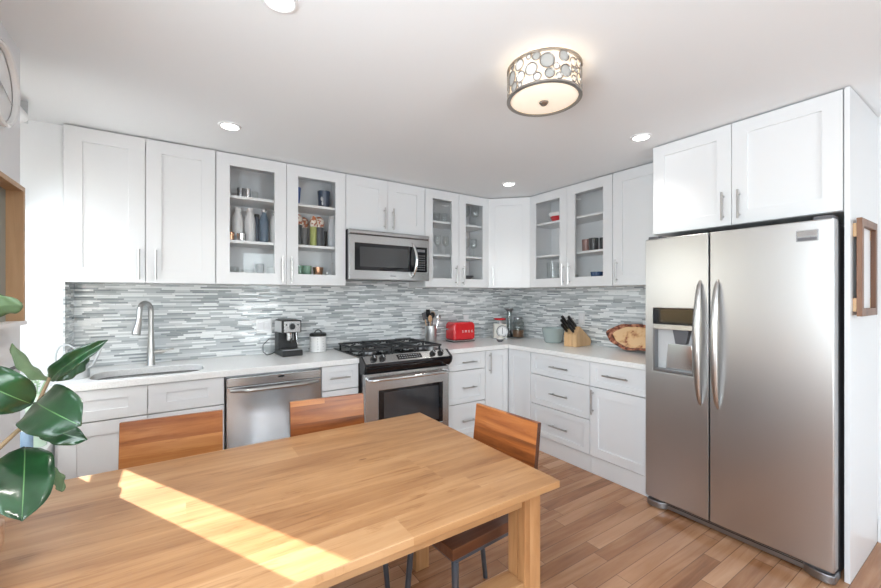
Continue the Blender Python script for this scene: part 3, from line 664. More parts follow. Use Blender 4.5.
for k in range(9):
    a = rad(-100 + 24 * k + random.uniform(-6, 6)); Lh = random.uniform(.10, .18); h = random.uniform(.08, .16)
    e = Vector((Lh * math.cos(a) * .8, Lh * math.sin(a) * .45 - .02, .26 + h)); p0 = Vector((0, 0, .24)); mid = (p0 + e) / 2 + Vector((0, 0, .05))
    mb = MB(); C_ = [p0.lerp(mid, s_) .lerp(mid.lerp(e, s_), s_) for s_ in (0, .2, .4, .6, .8, 1)]
    mb.tube(C_, .0016, 5)
    for j in range(18):
        s_ = .45 + .55 * j / 17; c_ = p0.lerp(mid, s_).lerp(mid.lerp(e, s_), s_); d_ = Vector((random.uniform(-1, 1), random.uniform(-1, 1), random.uniform(-.3, 1))).normalized() * .018
        mb.tube([c_, c_ + d_ * .6, c_ + d_], [.001, .0026, .0005], 5)
    mb.build('stem', herb, t)

# ================================================================= RUBBER PLANT
def at(u, v, d):
    s_, c_ = math.sin(YAW), math.cos(YAW); a = (u - 440.5) / FPX; b = -(v - 295.54) / FPX
    return CAM + Vector((s_ + a * c_, c_ - a * s_, b)) * d
PO = Vector((-3.728, -2.20, .7505))
t = thing('potted_plant', 'rubber plant with broad glossy leaves at the table\'s left end', 'plant', PO)
bark = speck('driftwood', (.36, .19, .11), (.70, .52, .38), 28, .55, (.54, .35, .24))
MB().lathe([(0, .0), (.062, .0), (.085, .03), (.104, .085), (.108, .135), (.098, .142), (.090, .125), (.078, .06), (0, .03)], seg=40, wob=.03).build('pot', bark, t)
MB().lathe([(0, .105), (.05, .110), (.087, .100), (.087, .09), (0, .09)], seg=32).build('pebbles', speck('white_pebbles', (.42, .46, .52), (.80, .80, .80), 60, .5), t)
stp = [PO + Vector((0, 0, .10)), at(-22, 470, .86), at(0, 447, .885), at(25, 424, .93), at(38, 403, .965), at(50, 377, 1.0), at(53, 368, 1.0)]
sp = []
for i in range(len(stp) - 1):
    for k in range(4): sp.append(stp[i].lerp(stp[i + 1], k / 4))
sp.append(stp[-1])
MB().tube([p - PO for p in sp], [.0058 - .0028 * i / len(sp) for i in range(len(sp))], 10).build('stem', pbr('plant_stem', (.30, .21, .12), .6), t)
def leafmat(name, c1, c2, rough, coat):
    m = speck(name, c1, c2, 14, rough); m.node_tree.nodes['Principled BSDF'].inputs['Coat Weight'].default_value = coat
    m.node_tree.nodes['Principled BSDF'].inputs['Coat Roughness'].default_value = .15; return m
ltop = leafmat('leaf_top', (.006, .034, .011), (.014, .064, .020), .28, .35); lrib = pbr('leaf_rib', (.09, .20, .07), .4)
lund = leafmat('leaf_under', (.075, .125, .055), (.12, .18, .09), .55, 0)
def leaf(P0, P1, w, tilt=0.0, fold=.25, bend=.12, flip=False, roll=0.0):
    ax = (P1 - P0); Ln = ax.length; ax.normalize()
    view = (CAM - (P0 + P1) / 2).normalized()
    side = ax.cross(view).normalized(); nor = side.cross(ax).normalized()
    rm = Matrix.Rotation(tilt, 3, ax); side = rm @ side; nor = rm @ nor
    if flip: side, nor = -side, -nor
    mb = MB(); N_, K = 18, [-1, -.72, -.42, -.16, -.022, .022, .16, .42, .72, 1]
    G = []
    for i in range(N_ + 1):
        s_ = i / N_; pr = max(0.0, 1 - abs(2 * s_ - .97) ** 2.5) ** .56
        if i == N_: pr = .02
        if i == 0: pr = .05
        c_ = P0 + ax * (Ln * s_) + nor * (bend * Ln * math.sin(PI * s_) - abs(bend) * .6 * Ln * s_ * s_)
        G.append([mb.bm.verts.new(c_ + side * (w * pr * k) + nor * (fold * w * pr * abs(k) ** 1.3 + .004 * math.sin(18 * s_ + 3 * k) * abs(k)) - PO) for k in K])
    for i in range(N_):
        for j in range(len(K) - 1):
            f = mb.face((G[i][j], G[i][j + 1], G[i + 1][j + 1], G[i + 1][j]))
            f.material_index = 1 if j == 4 else 0
    bm_ = mb.bm; me = bpy.data.meshes.new('leaf'); bm_.to_mesh(me); bm_.free()
    for m_ in (ltop, lrib, lund, lund): me.materials.append(m_)
    me.polygons.foreach_set('use_smooth', [True] * len(me.polygons))
    o = bpy.data.objects.new('leaf', me); COL.objects.link(o); o.parent = t
    so_ = o.modifiers.new('solid', 'SOLIDIFY'); so_.thickness = .0012; so_.offset = -1; so_.material_offset = 2; so_.material_offset_rim = 0
    return o
pw = lambda px, d: px * d / FPX / 2
leaf(at(-38, 316, .80), at(23, 303, .84), pw(27, .82), tilt=.5, flip=True)
leaf(at(50, 380, 1.0), at(11, 347, 1.02), pw(12, 1.0), tilt=.6, flip=True, fold=.5)
leaf(at(-38, 372, .78), at(32, 405, .85), pw(42, .82), tilt=.15)
leaf(at(50, 380, 1.0), at(104, 341, 1.0), pw(15, 1.0), tilt=-.3, fold=.7)
leaf(at(52, 380, 1.01), at(90, 356, 1.10), pw(15, 1.0), tilt=.5, fold=.3)
leaf(at(36, 402, .96), at(76, 424, .90), pw(48, .93), tilt=.1, fold=.12)
leaf(at(42, 424, .97), at(84, 440, .96), pw(21, .96), tilt=.3, flip=False)
leaf(at(25, 447, .92), at(22, 519, .80), pw(46, .83), tilt=-.05, fold=.12, bend=.05)
leaf(at(40, 466, 1.0), at(65, 491, .98), pw(11, 1.0), tilt=.5, flip=True)

# ================================================================= WALL FITTINGS
def outlet(label, loc, rz, gangs):
    t = thing('wall_outlet', label, 'outlet', loc, rz); w = .07 + .046 * (gangs - 1)
    MB().box(-w / 2, w / 2, -.006, 0, -.058, .058).build('cover_plate', M['white'], t, bevel=.002)
    for g in range(gangs):
        x = (g - (gangs - 1) / 2) * .046
        MB().box(x - .0165, x + .0165, -.0085, -.0055, -.034, .034).build('socket', M['trim'], t, bevel=.0015)
outlet('double white outlet plate on the tiles left of the coffee machine', (-2.724, -.0085, 1.14), 0, 2)
outlet('white outlet plate on the tiles behind the red toaster', (-.675, -.0085, 1.12), 0, 1)
outlet('white outlet plate on the tiles behind the knife block', (-.0085, -1.005, 1.155), -PI / 2, 1)
t = thing('picture_frame', 'walnut picture frame hung on the refrigerator side panel', 'picture frame', (-.41, -2.9685, 1.525))
MB().ring(-.165, .165, -.238, .238, -.128, .128, -.201, .201, -.034, -.014).build('frame', M['frame'], t, bevel=.002)
MB().box(-.13, .13, -.014, -.009, -.203, .203).build('backing', M['trim'], t)
MB().box(-.15, -.12, -.0145, 0, .15, .215).box(.12, .15, -.0145, 0, .15, .215).box(-.15, -.12, -.0145, 0, -.215, -.15).box(.12, .15, -.0145, 0, -.215, -.15).build('spacer', M['beech'], t)

# ================================================================= ON THE WORKTOPS
WZ = .9155
# watering can
t = thing('watering_can', 'pale grey watering can beside the sink, behind the rubber plant', 'watering can', (-3.795, -.42, WZ))
gm = pbr('pale_zinc', (.52, .54, .55), .4)
MB().lathe([(0, 0), (.064, 0), (.066, .01), (.058, .12), (.048, .125), (.048, .121), (.055, .117), (.06, .01), (0, .006)]).build('body', gm, t)
MB().tube([(.05, -.01, .05), (.08, -.015, .07), (.105, -.02, .13), (.125, -.02, .185)], [.010, .008, .006, .005], 10).build('spout', gm, t)
MB().tube([(-.05, .02, .05)] + [(-.05 - .035 * math.sin(a) - .0, .02, .12 + .07 * -math.cos(a)) for a in [PI * k / 10 for k in range(1, 10)]] + [(-.03, .015, .19), (-.0, .0, .17), (.02, 0, .123)], .0045, 8).build('handle', gm, t)
# coffee machine
t = thing('coffee_machine', 'black and steel espresso machine on the worktop', 'coffee machine', (-2.570, -.15, WZ), rad(4)); t.scale = (.88, 1, 1)
MB().box(-.088, .088, -.125, .105, .0, .045).build('base', M['blk'], t, bevel=.006)
MB().box(-.078, .078, -.120, -.02, .0455, .052).build('drip_grid', M['dsteel'], t)
MB().box(-.085, .085, -.005, .105, .0455, .180).build('column', M['blk'], t, bevel=.004)
hd = MB().box(-.085, .085, -.105, .105, .1805, .280).build('head', M['blk'], t, bevel=.010)
MB().box(-.070, .072, -.1085, -.104, .186, .272).build('front_panel', M['steel'], hd, bevel=.003)
MB().box(-.0885, -.083, -.085, .09, .186, .272).build('side_panel', M['lgrey'], hd)
MB().tube([(0, -.108, .230), (0, -.125, .230)], [.026, .022], 20).build('dial', M['blk'], hd)
for x in (-.05, .05): MB().cyl((x, -.108, .245), (x, -.112, .245), .006).build('button', M['blk'], hd)
MB().lathe([(0, .152), (.030, .152), (.034, .1803), (0, .1803)], (0, -.05, 0)).build('group_head', M['bright'], t)
pf = MB().lathe([(0, .118), (.030, .120), (.034, .151), (0, .151)], (0, -.05, 0)).build('portafilter', M['bright'], t)
MB().tube([(0, -.085, .135), (-.02, -.13, .128), (-.045, -.17, .118)], [.008, .010, .011], 10).build('handle', M['blk'], pf)
MB().tube([(.06, -.03, .18), (.066, -.035, .12), (.07, -.04, .085)], .004, 8).build('steam_wand', M['bright'], t)
MB().box(-.06, .06, -.04, .09, .2805, .286).build('cup_rail', M['dsteel'], t, bevel=.002)
MB().tube([(-.08, .09, .02), (-.12, .08, .004), (-.17, .04, .0045), (-.20, .05, .03), (-.19, .09, .08), (-.13, .125, .12), (-.083, .10, .12)], .0035, 8).build('power_cord', M['blk'], t)
# canister
t = thing('canister', 'white dotted canister with a black lid beside the coffee machine', 'canister', (-2.318, -.105, WZ))
m, tt, b = nodes('dotted_white'); vo = tt.nodes.new('ShaderNodeTexVoronoi'); vo.inputs['Scale'].default_value = 46; vo.inputs['Randomness'].default_value = .15
tc = tt.nodes.new('ShaderNodeTexCoord'); tt.links.new(tc.outputs['Object'], vo.inputs['Vector']); r = ramp(tt, [(0, (.45, .45, .46)), (.20, (.84, .84, .83))], True)
tt.links.new(vo.outputs['Distance'], r.inputs[0]); tt.links.new(r.outputs[0], b.inputs['Base Color']); b.inputs['Roughness'].default_value = .3
MB().lathe([(0, 0), (.064, 0), (.068, .004), (.068, .128), (.064, .130), (0, .130)], seg=36).build('body', m, t)
ld = MB().lathe([(0, .1305), (.069, .1305), (.070, .148), (.060, .156), (0, .160)], seg=36).build('lid', M['blk'], t)
MB().tube([(.028 * math.cos(a), 0, .155 + .026 * math.sin(a)) for a in [PI * k / 10 for k in range(11)]], .0045, 8).build('handle', M['blk'], ld)
# utensil crock
t = thing('utensil_holder', 'tall brushed steel crock holding cooking utensils', 'utensil holder', (-1.205, -.125, WZ))
MB().lathe([(0, 0), (.056, 0), (.058, .004), (.058, .172), (.055, .172), (.055, .006), (0, .006)], seg=36).build('crock', M['steelv'], t)
def utensil(name, label, cat, foot, top, mat, headf, hm=None):
    f, tp = Vector(foot), Vector(top); d = (tp - f).normalized()
    t = thing(name, label, cat, (-1.205 + f.x, -.125 + f.y, WZ + f.z))
    mb = MB().tube([(0, 0, 0), tuple((tp - f))], [.005, .006], 8); mb.build('handle', mat, t)
    k = MB(); headf(k, tp - f, d); k.build('head', hm or mat, t); return t
def spoon(k, p, d): k.sphere((0, 0, 0), (.022, .006, .036)); q = Vector((0, 0, 1)).rotation_difference(d).to_matrix().to_4x4(); k.xf(Matrix.Translation(p + d * .03) @ q)
def spat(k, p, d): k.box(-.022, .022, -.003, .003, 0, .075); q = Vector((0, 0, 1)).rotation_difference(d).to_matrix().to_4x4(); k.xf(Matrix.Translation(p - d * .004) @ q)
def lad(k, p, d): k.sphere((0, 0, 0), (.030, .016, .030)); q = Vector((0, 0, 1)).rotation_difference(d).to_matrix().to_4x4(); k.xf(Matrix.Translation(p + d * .02) @ q)
gr = None
utensil('spatula', 'grey spatula leaning left in the steel crock', 'utensil', (-.012, 0, .012), (-.062, .004, .235), M['cork'], spat, M['dgrey'])
utensil('wooden_spoon', 'pale wooden spoon in the steel crock beside grey spatula', 'utensil', (.0, -.03, .012), (-.032, -.046, .215), M['cork'], spoon)
utensil('turner', 'black turner standing upright in the steel crock', 'utensil', (-.01, .02, .012), (-.012, .030, .262), M['blk'], spat)
utensil('ladle', 'black ladle, tallest at the right of the steel crock', 'utensil', (.012, .0, .012), (.026, .012, .255), M['blk'], lad)
utensil('wooden_spoon', 'broad wooden spoon leaning right in the steel crock', 'utensil', (.02, .02, .012), (.060, .058, .262), M['cork'], lad)
utensil('whisk', 'steel spoon leaning right over the crock rim', 'utensil', (.018, -.02, .012), (.066, -.036, .225), M['bright'], spoon).name = 'metal_spoon'
# toaster
t = thing('toaster', 'glossy red toaster with chrome base and lettering', 'toaster', (-.868, -.165, WZ), rad(-3))
def rprof(w, h, r, n=6): return [(w / 2, 0)] + [(w / 2 - r + r * math.cos(rad(90 * k / n)), h - r + r * math.sin(rad(90 * k / n))) for k in range(n + 1)] + [(-w / 2 + r - r * math.sin(rad(90 * k / n)), h - r + r * math.cos(rad(90 * k / n))) for k in range(n + 1)] + [(-w / 2, 0)]
mb = MB(); mb.prism([(x, z + .020) for x, z in rprof(.264, .182, .045)], 'y', -.085, .085)
mb.build('body', M['red'], t, bevel=.022, seg=4)
MB().box(-.133, .133, -.087, .087, .010, .0205).build('base', M['bright'], t, bevel=.004)
MB().box(-.13, .13, -.075, .075, 0, .0105).build('feet', M['blk'], t)
MB().box(-.10, .10, -.032, -.012, .2005, .203).box(-.10, .10, .012, .032, .2005, .203).build('slot', M['dsteel'], t)
MB().tube([(-.131, 0, .13), (-.148, 0, .13)], .010, 10).box(-.163, -.146, -.018, .018, .122, .138).build('lever', M['bright'], t)
fc = bpy.data.curves.new('lettering', 'FONT'); fc.body = 'SMEG'; fc.size = .034; fc.extrude = .0015; fc.space_character = 2.0; fc.align_x = 'CENTER'
fo = bpy.data.objects.new('lettering', fc); COL.objects.link(fo); bpy.context.view_layer.update()
me = bpy.data.meshes.new_from_object(fo.evaluated_get(bpy.context.evaluated_depsgraph_get())); bpy.data.objects.remove(fo)
me.materials.clear(); me.materials.append(M['white']); lo = bpy.data.objects.new('lettering', me); COL.objects.link(lo); lo.parent = t; lo.location = (.035, -.0855, .095); lo.rotation_euler = (PI / 2, 0, 0)
# scale
t = thing('kitchen_scale', 'ivory kitchen scale with round dial and red pan', 'kitchen scale', (-.365, -.215, WZ), rad(-33))
MB().prism([(-.075, 0), (.075, 0), (.068, .165), (-.068, .165)], 'y', -.05, .06).build('body', M['ivory'], t, bevel=.012, seg=3)
MB().box(-.085, .085, -.055, .065, 0, .010).build('base', M['dsteel'], t, bevel=.003)
RX = Matrix.Rotation(rad(90), 4, 'X')
dl_ = MB().lathe([(0, 0), (.060, 0), (.064, .006), (.062, .014), (.055, .012), (.055, .006), (0, .006)], seg=40).xf(Matrix.Translation((.018, -.0505, .085)) @ RX).build('dial_bezel', M['dsteel'], t)
MB().lathe([(0, .0062), (.054, .0062), (.054, .008), (0, .008)], seg=36).xf(Matrix.Translation((.018, -.0505, .085)) @ RX).build('dial_face', M['white'], dl_)
mb = MB()
for k in range(24): a = k * PI / 12; mb.box(.018 + .046 * math.sin(a) - .0015, .018 + .046 * math.sin(a) + .0015, -.0592, -.0584, .085 + .046 * math.cos(a) - .004, .085 + .046 * math.cos(a) + .004)
mb.box(.0155, .0205, -.0605, -.0590, .055, .122).build('dial_marks', M['blk'], dl_)
MB().cyl((0, .005, .165), (0, .005, .20), .016).build('post', M['lgrey'], t)
MB().lathe([(0, .2005), (.05, .2005), (.068, .212), (.070, .222), (.066, .222), (.05, .207), (0, .205)], (0, .005, 0), seg=36).build('pan', M['red'], t)
t = thing('salt_pot', 'small round dark pot with a pale domed lid in front of the scale', 'pot', (-.565, -.440, WZ))
MB().lathe([(0, 0), (.022, 0), (.034, .014), (.036, .028), (0, .028)]).build('bowl', M['dgrey'], t)
MB().lathe([(.035, .0285), (.034, .040), (.024, .054), (0, .060)]).lathe([(0, .0285), (.035, .0285)]).build('lid', M['ivory'], t)
t = thing('glass_cylinder', 'tall slender glass cylinder with a flared silver top in the corner', 'jar', (-.165, -.150, WZ))
MB().lathe([(0, 0), (.040, 0), (.042, .01), (.030, .06), (.026, .16), (.028, .29), (.025, .29), (.023, .16), (.027, .06), (.038, .012), (0, .006)]).build('body', M['jarg'], t)
MB().lathe([(0, .2905), (.030, .2905), (.048, .318), (.048, .324), (0, .324)]).build('cap', M['dsteel'], t)
MB().lathe([(0, .0065), (.036, .0125), (.025, .06), (.021, .1), (0, .1)]).build('contents', M['dgrey'], t)
t = thing('storage_jar', 'glass jar with a steel lid, half full of brown grains', 'jar', (-.135, -.262, WZ))
MB().lathe([(0, 0), (.060, 0), (.064, .008), (.064, .17), (.045, .20), (.045, .21), (.042, .21), (.042, .198), (.061, .168), (.061, .01), (0, .004)], seg=32).build('body', M['jarg'], t)
MB().lathe([(0, .0045), (.0605, .0105), (.0605, .085), (0, .092)], seg=32).build('contents', speck('brown_grains', (.16, .06, .025), (.50, .22, .09), 130, .6), t)
MB().lathe([(0, .2105), (.050, .2105), (.050, .228), (.046, .232), (0, .232)], seg=32).build('lid', M['dsteel'], t)
t = thing('glass_bowl', 'pale teal glass bowl left of the knife block', 'bowl', (-.155, -.775, WZ))
tg = pbr('teal_glass', (.56, .66, .65), .15, spec=.6); tg.node_tree.nodes['Principled BSDF'].inputs['Transmission Weight'].default_value = .35
MB().lathe([(0, 0), (.072, 0), (.085, .01), (.105, .10), (.110, .145), (.106, .146), (.100, .10), (.08, .014), (0, .008)], seg=40).build('bowl', tg, t)
# knife block
KR = rad(-96)   # local -y is the front of the block
t = thing('knife_block', 'beech knife block full of black-handled knives', 'knife block', (-.285, -1.085, WZ), rad(-84)); KB = t
MB().prism([(0, 0), (0, .115), (.062, .198), (.255, .065), (.262, .03), (.245, 0)], 'x', -.066, .016).prism([(0, 0), (0, .108), (.058, .188), (.248, .060), (.255, .03), (.240, 0)], 'x', .020, .066).build('block', M['beech'], t, bevel=.004)
bd = Vector((0, -.80, .60)); up_ = Vector((0, .60, .80)); kb_m = Matrix.Translation((-.285, -1.085, WZ)) @ Matrix.Rotation(rad(-84), 4, 'Z')
q_ = 0
names = ['topmost left', 'topmost right', 'second row left', 'second row right', 'lowest left', 'lowest right']
labs = ['black-handled knife in the block, top row nearest the wall corner', 'black-handled knife in the block, top row nearest refrigerator', 'black-handled knife in the block, middle row left', 'black-handled knife in the block, middle row right', 'short black-handled knife in the block, lowest left slot', 'short black-handled knife in the block, lowest right slot']
for row, (s_, Lh) in enumerate(((.084, .165), (.052, .155), (.020, .125))):
    for x in (-.034, .034):
        base_ = Vector((x, 0 + .60 * s_, .115 + .80 * s_)) + bd * .002
        wp = kb_m @ base_
        k = thing('kitchen_knife', labs[q_], 'knife', wp, rad(-84), 'knives in the beech block'); q_ += 1
        MB().tube([bd * .0, bd * .012], [.011, .011], 12, flat=.6, up=(0, .6, .8)).build('bolster', M['bright'], k)
        MB().tube([bd * .0125, bd * .03, bd * (.6 * Lh), bd * (Lh - .008), bd * Lh], [.012, .0145, .014, .016, .011], 12, flat=.72, up=(0, .6, .8)).build('handle', M['blk'], k)
# live-edge tray
t = thing('wooden_tray', 'oval live-edge wooden tray leaning on the tiles by the refrigerator', 'tray', (-.075, -1.655, WZ + .001), -PI / 2)
bk = speck('bark_edge', (.06, .02, .014), (.62, .30, .18), 26, .6, (.32, .10, .055), .38, .64); fc_ = speck('tray_face', (.30, .07, .035), (.76, .50, .27), 13, .4, (.66, .38, .18), .36, .50)
def oval(s_, n=48): return [(s_ * .305 * math.cos(a) * (1 + .04 * math.sin(5 * a)), s_ * .112 * math.sin(a) * (1 + .10 * math.sin(3 * a + 1) + .05 * math.sin(9 * a))) for a in (2 * PI * k / n for k in range(n))]
def ring_(mb, P, y): return [mb.bm.verts.new((p[0], y, p[1])) for p in P]
mb = MB(); R_ = [ring_(mb, oval(.80), .012), ring_(mb, oval(1.0), -.02), ring_(mb, oval(1.0), -.032), ring_(mb, oval(.86), -.034), ring_(mb, oval(.80), -.020)]
mb.face(R_[0])
for A, B in zip(R_, R_[1:]):
    for i in range(48): mb.face((A[i], A[(i + 1) % 48], B[(i + 1) % 48], B[i]))
mb2 = MB(); q2 = [ring_(mb2, oval(.80), -.0205), ring_(mb2, oval(.5), -.006)]
for i in range(48): mb2.face((q2[0][i], q2[0][(i + 1) % 48], q2[1][(i + 1) % 48], q2[1][i]))
mb2.face(q2[1])
for o_, nm, mt in ((mb, 'rim', bk), (mb2, 'hollow', fc_)):
    o_.build(nm, mt, t, loc=(0, -.025, .117), rot=(rad(-22), 0, 0))

# ================================================================= IN THE GLASS CABINETS
Z0, Z1, Z2 = UZ0 + .0175, S[0] + .0005, S[1] + .0005
def bottle(name, label, x, y, z, r, h, mat, capm, group=None, neck=.4):
    t = thing(name, label, 'bottle', (x, y, z), 0, group)
    MB().lathe([(0, 0), (r * .9, 0), (r, .006), (r, h * .30), (r, h * .58), (r * .97, h * .66), (r * .82, h * .76), (r * (neck + .08), h * .84), (r * neck, h * .87), (r * neck, h * .90), (0, h * .90)], seg=24).build('body', mat, t)
    MB().lathe([(0, h * .9005), (r * neck * 1.12, h * .9005), (r * neck * 1.12, h * .985), (r * neck * .9, h), (0, h)], seg=20).build('cap', capm, t); return t
def cup(name, label, cat, x, y, z, r0, r1, h, mat, group=None, hnd=None):
    prof = [(0, 0), (r0 * .96, 0), (r0, .004), (r1, h), (r1 - .003, h), (r0 - .003, .008), (0, .007)]
    if hnd is None: return tag(MB().lathe(prof, seg=24).build(name, mat, loc=(x, y, z)), label, cat, group)
    t = thing(name, label, cat, (x, y, z), hnd, group); MB().lathe(prof, seg=24).build('cup', mat, t)
    MB().tube([(r1 * .97 + .026 * math.sin(a), 0, h * .5 - h * .32 * math.cos(a)) for a in [PI * k / 9 for k in range(10)]], .0042, 8).build('handle', mat, t); return t
def stem(label, x, y, z, r=.036, h=.20, group=None):
    t = thing('wine_glass', label, 'glass', (x, y, z), 0, group)
    MB().lathe([(0, 0), (r * .85, 0), (r * .85, .002), (.006, .006)], seg=24).build('foot', M['gware'], t)
    MB().lathe([(.0045, .005), (.004, h * .42), (.006, h * .45)], seg=10).build('stem', M['gware'], t)
    MB().lathe([(.004, h * .45), (r * .8, h * .56), (r, h * .72), (r * .82, h), (r * .82 - .0015, h), (r - .002, h * .72), (r * .78, h * .57), (.002, h * .462)], seg=28).build('bowl', M['gware'], t); return t
# left glass cabinet, left door
cup('steel_tumbler', 'plain steel tumbler on the top shelf, left of two', 'tumbler', -2.915, -.16, Z2, .020, .023, .085, M['dsteel'], 'steel tumblers')
cup('steel_tumbler', 'bright steel tumbler on the top shelf, right of two', 'tumbler', -2.866, -.17, Z2, .020, .023, .085, M['bright'], 'steel tumblers')
cup('drinking_glass', 'small clear glass beside the steel tumblers', 'glass', -2.815, -.17, Z2, .020, .023, .07, M['gware'])
wm = pbr('white_bottle', (.80, .80, .80), .3)
bottle('drink_bottle', 'white shouldered drink bottle, leftmost on the middle shelf', -2.930, -.13, Z1, .038, .265, wm, M['white'], 'white drink bottles', .5)
bottle('drink_bottle', 'white shouldered drink bottle beside the navy bottles', -2.848, -.15, Z1, .038, .265, wm, M['white'], 'white drink bottles', .5)
bottle('drink_bottle', 'dark navy bottle, left of the navy pair', -2.792, -.10, Z1, .030, .235, M['navy'], M['blk'], 'navy drink bottles', .55)
bottle('drink_bottle', 'slate blue bottle with a steel cap, right of the navy pair', -2.752, -.17, Z1, .034, .265, pbr('slate_bottle', (.09, .14, .20), .3), M['bright'], 'navy drink bottles', .5)
bottle('drink_bottle', 'slim white bottle with steel cap at the shelf\'s right end', -2.672, -.15, Z1, .034, .255, wm, M['bright'], 'white drink bottles', .5)
bottle('drink_bottle', 'slim white bottle standing behind the door stile', -2.60, -.15, Z1, .034, .255, wm, M['bright'], 'white drink bottles', .5)
cup('steel_cup', 'low steel cup in front of the white bottles', 'cup', -2.915, -.23, Z1, .028, .032, .055, M['bright'])
cup('copper_cup', 'small copper cup at the left end of the middle shelf', 'cup', -2.985, -.22, Z1, .022, .026, .06, M['copper'])
for i, (x, y, h, r, lb) in enumerate(((-2.95, -.12, .12, .034, 'clear glass at the left of the bottom shelf behind another'), (-2.925, -.20, .10, .030, 'clear glass at the left front of the bottom shelf'), (-2.855, -.18, .105, .032, 'clear glass second from the left on the bottom shelf'), (-2.70, -.17, .12, .034, 'clear glass at the right of the bottom shelf'))):
    cup('drinking_glass', lb, 'glass', x, y, Z0, r * .85, r, h, M['gware'], 'glasses on the bottom shelf')
cup('dark_cup', 'dark cup among the clear glasses on the bottom shelf', 'cup', -2.785, -.18, Z0 , .024, .032, .145, M['dgrey'])
# left glass cabinet, right door
cup('plastic_cup', 'bright blue cup on the top shelf', 'cup', -2.515, -.16, Z2, .030, .042, .15, M['blue'])
t = thing('travel_mug', 'navy travel mug with a pale emblem on the top shelf', 'mug', (-2.285, -.16, Z2))
MB().lathe([(0, 0), (.040, 0), (.044, .006), (.052, .15), (.049, .15), (.041, .01), (0, .008)], seg=28).build('body', M['navy'], t)
MB().sphere((-.024, -.039, .080), (.016, .004, .020)).sphere((-.022, -.038, .045), (.010, .004, .018)).build('emblem', M['lgrey'], t)
flo = speck('floral_print', (.62, .20, .05), (.85, .80, .72), 34, .5, (.36, .10, .05), .38, .56)
tin = pbr('charcoal_tin', (.065, .068, .075), .4); tinb = pbr('yellow_green_tin', (.38, .42, .12), .4)
def tin_(label, x, y, m, h=.165, r=.042):
    t = thing('storage_tin', label, 'tin', (x, y, Z1), 0, 'floral tins')
    MB().lathe([(0, 0), (r, 0), (r, h), (0, h)], seg=28).build('body', m, t)
    MB().lathe([(0, h + .0005), (r + .002, h + .0005), (r + .003, h + .045), (r * .85, h + .075), (r * .4, h + .09), (0, h + .092)], seg=28).build('floral_lid', flo, t)
tin_('charcoal tin with a floral top, leftmost of the floral tins', -2.512, -.19, tin)
tin_('yellow-green tin with a floral top', -2.385, -.20, tinb, .16, .026)
tin_('charcoal tin with a floral top, left of the yellow-green tin', -2.432, -.09, pbr('grey_tin', (.25, .25, .25), .4), .16, .036)
tin_('charcoal tin with a floral top, right of the yellow-green tin', -2.325, -.15, tin)
cup('dark_cup', 'slim black cup between floral tins and clear bottle', 'cup', -2.262, -.09, Z1, .020, .024, .15, M['blk'])
bottle('water_bottle', 'clear bottle with a grey lid at the right end of the shelf', -2.222, -.18, Z1, .034, .27, pbr('frosted_bottle', (.62, .65, .70), .2), M['lgrey'], None, .7)
gtm = pbr('green_tumbler', (.20, .34, .24), .15, spec=.7)
cup('green_tumbler', 'green glass tumbler, left of two on the bottom shelf', 'tumbler', -2.49, -.17, Z0, .030, .034, .145, gtm, 'green tumblers')
cup('green_tumbler', 'green glass tumbler, right of two on the bottom shelf', 'tumbler', -2.425, -.17, Z0, .030, .034, .145, gtm, 'green tumblers')
cup('copper_tumbler', 'flared copper tumbler on the bottom shelf', 'tumbler', -2.338, -.17, Z0, .026, .044, .135, M['copper'])
t = thing('cocktail_whisk', 'thin wire whisk standing at the right of the bottom shelf', 'whisk', (-2.262, -.17, Z0)); mb = MB()
for k in range(3):
    a0 = k * PI / 3; mb.tube([(0, 0, .10)] + [(.022 * math.sin(PI * j / 8) * math.cos(a0) + .05 * j / 8, .022 * math.sin(PI * j / 8) * math.sin(a0), .10 + .08 * j / 8) for j in range(1, 9)], .0012, 5)
mb.build('wires', M['bright'], t); MB().lathe([(0, 0), (.014, 0), (.006, .02), (.004, .10), (0, .10)]).build('handle', M['bright'], t)
# stemware cabinet
def row(fn, items, g):
    first = None
    for (x, y, z, lb) in items: fn(lb, x, y, z, g)
T_ = lambda lb, x, y, z, g: cup('drinking_glass', lb, 'glass', x, y, z, .030, .036, .10, M['gware'], g)
row(T_, [(-1.255, -.17, Z2, 'clear tumbler on the top stemware shelf, left of three'), (-1.165, -.17, Z2, 'clear tumbler on the top stemware shelf, middle of three'), (-1.075, -.17, Z2, 'clear tumbler on the top stemware shelf, right of three')], 'tumblers on the top stemware shelf')
W_ = lambda lb, x, y, z, g: stem(lb, x, y, z, .036, .20, g)
row(W_, [(-1.245, -.17, Z1, 'wine glass on the middle shelf behind the left stemware door, leftmost'), (-1.15, -.17, Z1, 'wine glass on the middle shelf behind the left stemware door, centre'), (-1.055, -.17, Z1, 'wine glass on the middle shelf behind the left stemware door, rightmost'),
         (-.885, -.17, Z1, 'wine glass on the middle shelf behind the right stemware door, leftmost'), (-.79, -.17, Z1, 'wine glass on the middle shelf behind the right stemware door, centre'), (-.695, -.17, Z1, 'wine glass on the middle shelf behind the right stemware door, rightmost')], 'wine glasses on the middle shelf')
B_ = lambda lb, x, y, z, g: stem(lb, x, y, z, .046, .225, g)
row(B_, [(-.88, -.17, Z2, 'large wine glass on the top shelf, left of three'), (-.78, -.14, Z2, 'large wine glass on the top shelf, middle of three'), (-.675, -.17, Z2, 'large wine glass on the top shelf, right of three')], 'large wine glasses on the top shelf')
tag(MB().lathe([(0, 0), (.05, 0), (.085, .03), (.083, .033), (.05, .006), (0, .005)], seg=28).build('dish', M['dgrey'], loc=(-.80, -.17, Z0 + .075)), 'shallow dark dish on a stand at the bottom of the stemware cabinet', 'dish')
